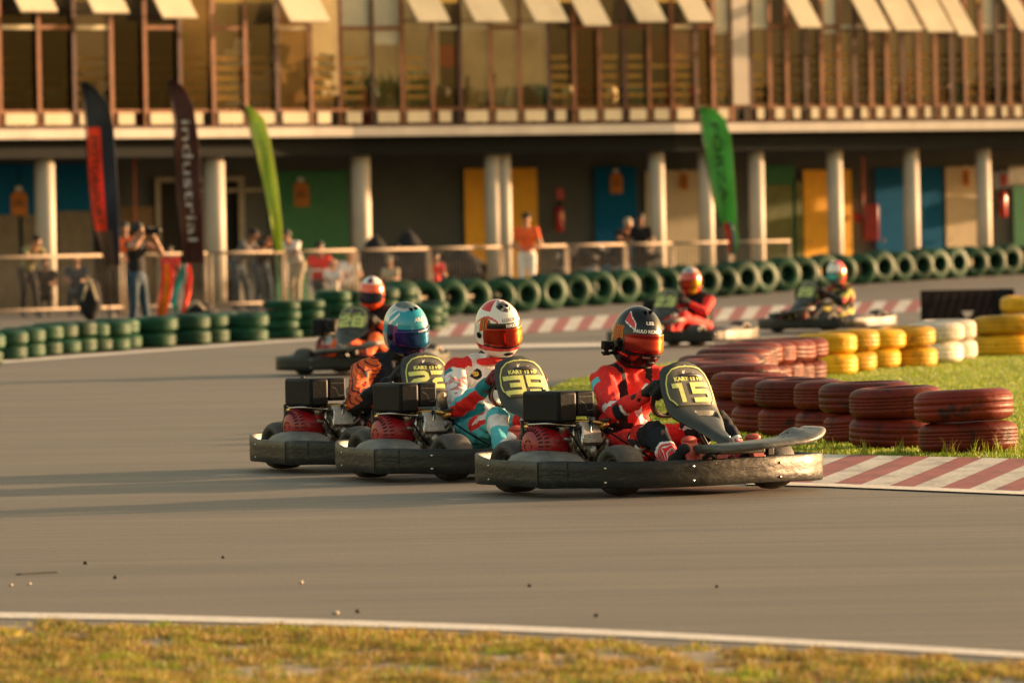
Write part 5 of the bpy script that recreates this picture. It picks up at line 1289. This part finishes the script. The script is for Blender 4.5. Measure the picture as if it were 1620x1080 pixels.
bystander(48, bd(50)+.55, -55, 'man in an olive shirt leaning with both forearms on the barrier', ('olive_cloth','black_cloth',SK,HD), lean(), 'cap', scale=.97)
shoot = dict(shR=(0,-.18,1.38), shL=(.02,.18,1.38), elR=(.14,-.22,1.34), elL=(.30,.20,1.26), haR=(.20,-.05,1.55), haL=(.24,.06,1.55), anR=(-.05,-.11,.09), toR=(.1,-.13,.04), head=(.04,0,1.58), knL=(.06,.10,.50), anL=(.10,.12,.09), toL=(.26,.14,.04))
ph = bystander(215, 96.3, -35, 'photographer in a black vest and jeans raising a camera in front of the barrier', ('black_cloth','denim',SK,HD,.18), shoot, 'hair', scale=.95)
pp = ph.location; mb = MB(); mb.use('black_plastic').box((0,0,0),(.07,.14,.10),None,.01).cyl((.03,0,0),(.17,0,0),.04,seg=14); cam_o = mb.build('photo_camera'); cam_o.location = (pp.x+.95*(.25*math.cos(R(-35))), pp.y+.95*.25*math.sin(R(-35)), .95*1.575); cam_o.rotation_euler.z = R(-35); tag(cam_o, 'black camera held at the photographer\'s eye', 'camera')
bystander(385, bd(388)+.55, -30, 'man in a grey shirt and black cap leaning on the barrier', ('grey_cloth','denim','skin_dark',HD), lean(), 'cap')
bystander(418, bd(425)+.6, -60, 'man in black leaning on the barrier beneath the lime flag', ('black_cloth','denim',SK,HD), lean(), 'hair', scale=.97)
bystander(462, bd(455)+.7, -120, 'person in a white jersey leaning on the barrier next to the white table', ('white_cloth','khaki_cloth',SK,HD), lean(), 'hair', scale=.98)
bystander(505, 137.5, -80, 'seated person in a red shirt at the white table', ('red_cloth','denim','skin_dark',HD), sit, 'hair')
bystander(526, 136, -100, 'small child seated behind the green tyre stacks', ('white_cloth','khaki_cloth',SK,'skin'), sit, 'hair', scale=.72)
bystander(553, 136.5, -70, 'seated person in a white shirt beside the column', ('white_cloth','khaki_cloth',SK,'skin'), sit, 'hair', scale=.86)
bystander(616, 136, -100, 'fair haired child seated on the ground beyond the orange helmet', ('khaki_cloth','khaki_cloth',SK,'khaki_cloth'), sit, 'hair', scale=.74)
bystander(688, 139, -70, 'seated person in a pinkish red shirt before the covered bikes', ('red_cloth','denim',SK,HD), sit, 'hair', scale=.8)
bystander(833, 138.5, -90, 'man in an orange shirt, white shorts and black cap standing by the double column', ('orange_cloth','white_cloth',SK,HD), dict(haR=(.20,-.05,1.0), haL=(.20,.05,1.0), elR=(.02,-.26,1.1), elL=(.02,.26,1.1)), 'cap', scale=1.02)
bystander(985, 149, -60, 'person in black bending over a motorcycle at the blue door', ('black_cloth','black_cloth',SK,'khaki_cloth'), lean(), 'hair', scale=1.06)
bystander(1014, 148, -100, 'slim person in black standing next to the cream doorway', ('black_cloth','black_cloth','skin_dark',HD), None, 'hair')
bystander(120, bd(118)+.8, -90, 'person in blue seated behind the barrier near the black flag', ('denim','denim',SK,HD), sit, 'hair', scale=.9)
bystander(70, bd(70)+1.2, -90, 'person in dark clothes seated beyond the first column', ('black_cloth','black_cloth','skin_dark',HD), sit, 'hair', scale=.85)
bystander(268, bd(268)+1.0, -90, 'person in a reddish shirt standing past the photographer', ('red_cloth','black_cloth','skin_dark',HD), None, 'hair', scale=.72)
bystander(197, bd(197)+.8, -90, 'person in an orange shirt standing past the photographer\'s shoulder', ('orange_cloth','black_cloth','skin_dark',HD), None, 'hair', scale=.98)
# table, chairs, bags, motorcycles
t = atD(488, 366, 136.8); tb = empty('plastic_table', (t.x,t.y,0), 0, 'white plastic table behind the barrier', 'table'); mb = MB(); mb.use('flag_white').box((0,0,.72),(.75,.75,.035),None,.012,3); mb.build('tabletop', tb)
for sx in (-1,1):
    for sy in (-1,1): mb = MB(); mb.use('flag_white').cyl((sx*.30,sy*.30,.70),(sx*.35,sy*.35,0),.030,.022,8); mb.build('leg', tb)
def pchair(px, D, rz, lab):
    t = atD(px, 366, D); c = empty('plastic_chair', (t.x,t.y,0), R(rz), lab, 'chair', 'white plastic chairs'); mb = MB(); mb.use('flag_white').box((0,0,.43),(.42,.42,.03),None,.01); mb.build('seat', c)
    mb = MB(); mb.use('flag_white').box((-.22,0,.66),(.03,.42,.45),Euler((0,R(-10),0)),.01); mb.build('backrest', c)
    for sx in (-1,1):
        for sy in (-1,1): mb = MB(); mb.use('flag_white').cyl((sx*.17,sy*.18,.43),(sx*.2,sy*.21,0),.02,.016,8); mb.build('leg', c)
pchair(505, 137.5, -80, 'white plastic chair under the person in red'); pchair(553, 136.6, -70, 'white plastic chair beside the column'); pchair(470, 136, 30, 'white plastic chair at the near side of the white table')
def bike(px, D, rz, lab, cover=False, k=1.):
    t = atD(px, 366, D); b = empty('motorcycle', (t.x,t.y,0), R(rz), lab, 'motorcycle', 'motorcycles parked under the pit roof'); b.scale = (k,)*3
    for x in (-.65,.68):
        w = empty('wheel', (x,0,.31), parent=b); mb = MB(); mb.use('tyre_rubber').tube([(.26*math.cos(a),0,.26*math.sin(a)) for a in [2*math.pi*i/28 for i in range(28)]], .05, seg=8, closed=True); mb.build('tyre', w)
        mb = MB(); mb.use('chrome').lathe([(.20,-.02),(.22,0),(.20,.02),(.18,0)], 24, axis='Y', closed=True).cyl((0,-.04,0),(0,.04,0),.05,seg=12)
        for i in range(5): a = i*1.257; mb.cyl((0,0,0),(.2*math.cos(a),0,.2*math.sin(a)),.012,seg=6)
        mb.build('rim', w)
    mb = MB(); mb.use('black_plastic').ell((.15,0,.82),(.30,.15,.15)).ell((-.35,0,.78),(.35,.13,.07)).ell((.5,0,.85),(.18,.16,.22)).ell((-.68,0,.84),(.18,.08,.05)); mb.build('bodywork', b)
    mb = MB(); mb.use('engine_grey').ell((.05,0,.50),(.24,.16,.20)).cyl((.0,-.1,.45),(-.6,-.16,.40),.05,seg=12); mb.use('chrome').cyl((.68,-.1,.31),(.45,-.08,.95),.025,seg=8).cyl((.68,.1,.31),(.45,.08,.95),.025,seg=8).cyl((.42,-.36,1.02),(.42,.36,1.02),.015,seg=8).ell((.70,0,.86),(.05,.09,.09)); mb.build('engine', b)
    if cover:
        mb = MB(); mb.use('black_cloth'); P = []
        for i in range(15):
            x = -1.05+2.1*i/14; hh = .72+.38*math.exp(-((x-.35)/.28)**2)+.10*math.sin(x*7)-.25*max(0, abs(x)-.75)
            P.append([(x+.03*math.sin(j*2.), .34*math.cos(math.pi*j/12)*(1.1-.25*math.sin(math.pi*j/12)), .15+(hh+.03*math.sin(j*1.7+i))*math.sin(math.pi*j/12)**.7) for j in range(13)])
        mb.quadgrid(P); mb.build('cover', b, mods=[('SOLIDIFY', dict(thickness=.01))])
    return b
bike(618, 141, 175, 'motorcycle under a black cover beside the third column', True, 1.05); bike(672, 141.5, 170, 'motorcycle under a black cover, second of the covered pair near the yellow door', True, 1.12); bike(935, 144, -165, 'bare silver and black motorcycle behind the barrier'); bike(985, 147, 160, 'black motorcycle standing before the blue door')
def duffel(px, py, D, lab, m, sz):
    t = atD(px, py, D); mb = MB(); mb.use(m).ell((0,0,sz[2]), sz, None, 18, 12)
    for v in mb.bm.verts: v.co.z = max(.01, v.co.z); v.co += v.co.normalized()*.03*math.sin(v.co.x*21+v.co.z*17)
    mb.use('khaki_cloth').tube([(-sz[0]*.6,-sz[1]*.9,sz[2]),(0,-sz[1]*1.1,sz[2]*2.0),(sz[0]*.6,-sz[1]*.9,sz[2])], .025, seg=6, res=5)
    o = mb.build('bag'); o.location = (t.x, D, 0); tag(o, lab, 'bag')
duffel(143, 500, 121, 'black bag with a pale strap at the foot of the barrier', 'black_cloth', (.20,.18,.36)); duffel(310, 500, 123, 'dark low bag on the ground at the second column', 'navy_cloth', (.28,.2,.14))
# low black advertising board on the infield
p0, p1 = at(1458, 511, 0), at(1578, 508, 0); d = p1-p0; brd = empty('advertising_board', p0, 0, 'low black advertising board with faint diagonal stripes beyond the white tyres', 'board')
mk('board_black', (.005,.006,.009), .7, var=.1, spec=.1); mk('board_stripe', (.022,.015,.018), .7, spec=.1)
mb = MB(); mb.use('board_black').box(d/2+V((0,0,.24)), (d.length,.06,.44), Euler((0,0,math.atan2(d.y,d.x))), .01).box(V((d.x+.10,d.y+.25,.24)), (.06,.60,.44), Euler((0,0,R(25))), .01); mb.build('panel', brd)
mb = MB(); mb.use('board_stripe'); n_ = V((d.y,-d.x,0)).normalized(); n_ = n_ if n_.y < 0 else -n_; dd = d.normalized()
for k in range(7):
    a = .10+.14*k; o_ = n_*.0335
    if a+.2 < d.length: mb.poly([dd*a+o_+V((0,0,.05)), dd*(a+.05)+o_+V((0,0,.05)), dd*(a+.19)+o_+V((0,0,.43)), dd*(a+.14)+o_+V((0,0,.43))])
mb.build('stripe', brd)
mb = MB(); mb.use('flag_white'); c_ = dd*.73; o_ = n_*.036; mb.poly([c_-dd*.10+o_+V((0,0,.155)), c_+dd*.10+o_+V((0,0,.155)), c_+dd*.04+o_+V((0,0,.07)), c_-dd*.04+o_+V((0,0,.07))]); mb.build('emblem', brd)
mb = MB(); mb.use('dark_metal')
for t_ in (.1,.9): mb.box(d*t_+V((0,.12,.10)), (.04,.30,.20))
mb.build('foot', brd)
# paddock paving beyond the tyre walls
sheet('paddock_paving', [V((-60,132,.006)), V((60,158,.006)), V((60,230,.006)), V((-60,230,.006))], 'paddock')
# ------------------------------------------------------------------ light and camera
sc = bpy.context.scene
w = bpy.data.worlds.new('World'); sc.world = w; w.use_nodes = True; nt = w.node_tree; bg = nt.nodes['Background']
sky = nt.nodes.new('ShaderNodeTexSky'); sky.sky_type = 'NISHITA'; sky.sun_disc = False; EL, AZ = SUN_EL, SUN_AZ
sky.sun_elevation = R(EL); sky.sun_rotation = R(90-AZ); sky.dust_density = 3.; sky.air_density = 1.2
mx = nt.nodes.new('ShaderNodeMix'); mx.data_type = 'RGBA'; mx.blend_type = 'MULTIPLY'; mx.inputs[0].default_value = 1; mx.inputs[7].default_value = SKY_TINT+(1,)
nt.links.new(sky.outputs[0], mx.inputs[6]); nt.links.new(mx.outputs[2], bg.inputs[0]); bg.inputs[1].default_value = SKY_S
sl = bpy.data.lights.new('sun', 'SUN'); sl.energy = SUN_E; sl.angle = R(1.2); sl.color = SUN_C; so = bpy.data.objects.new('sun', sl); C.objects.link(so)
sd = V((math.cos(R(AZ))*math.cos(R(EL)), math.sin(R(AZ))*math.cos(R(EL)), math.sin(R(EL)))); so.rotation_euler = sd.to_track_quat('Z', 'Y').to_euler(); so.location = sd*50
cd = bpy.data.cameras.new('camera'); co = bpy.data.objects.new('camera', cd); C.objects.link(co); sc.camera = co
cd.sensor_width = 36; cd.lens = F*36/1620; cd.clip_start = 1; cd.clip_end = 3000
f_ = ray(CX, CY).normalized(); r_ = (ray(CX+100, CY)-ray(CX-100, CY)).normalized(); u_ = r_.cross(f_).normalized()
co.matrix_world = Matrix(((r_.x,u_.x,-f_.x,0),(r_.y,u_.y,-f_.y,0),(r_.z,u_.z,-f_.z,H),(0,0,0,1)))
cd.dof.use_dof = True; cd.dof.focus_distance = 37.9; cd.dof.aperture_fstop = 5.6
vs_ = sc.view_settings; vs_.view_transform = 'Standard'; vs_.look = 'None'; vs_.exposure = EXPO; vs_.gamma = 1
sc.cycles.use_denoising = True; sc.cycles.max_bounces = 6; sc.cycles.transparent_max_bounces = 12
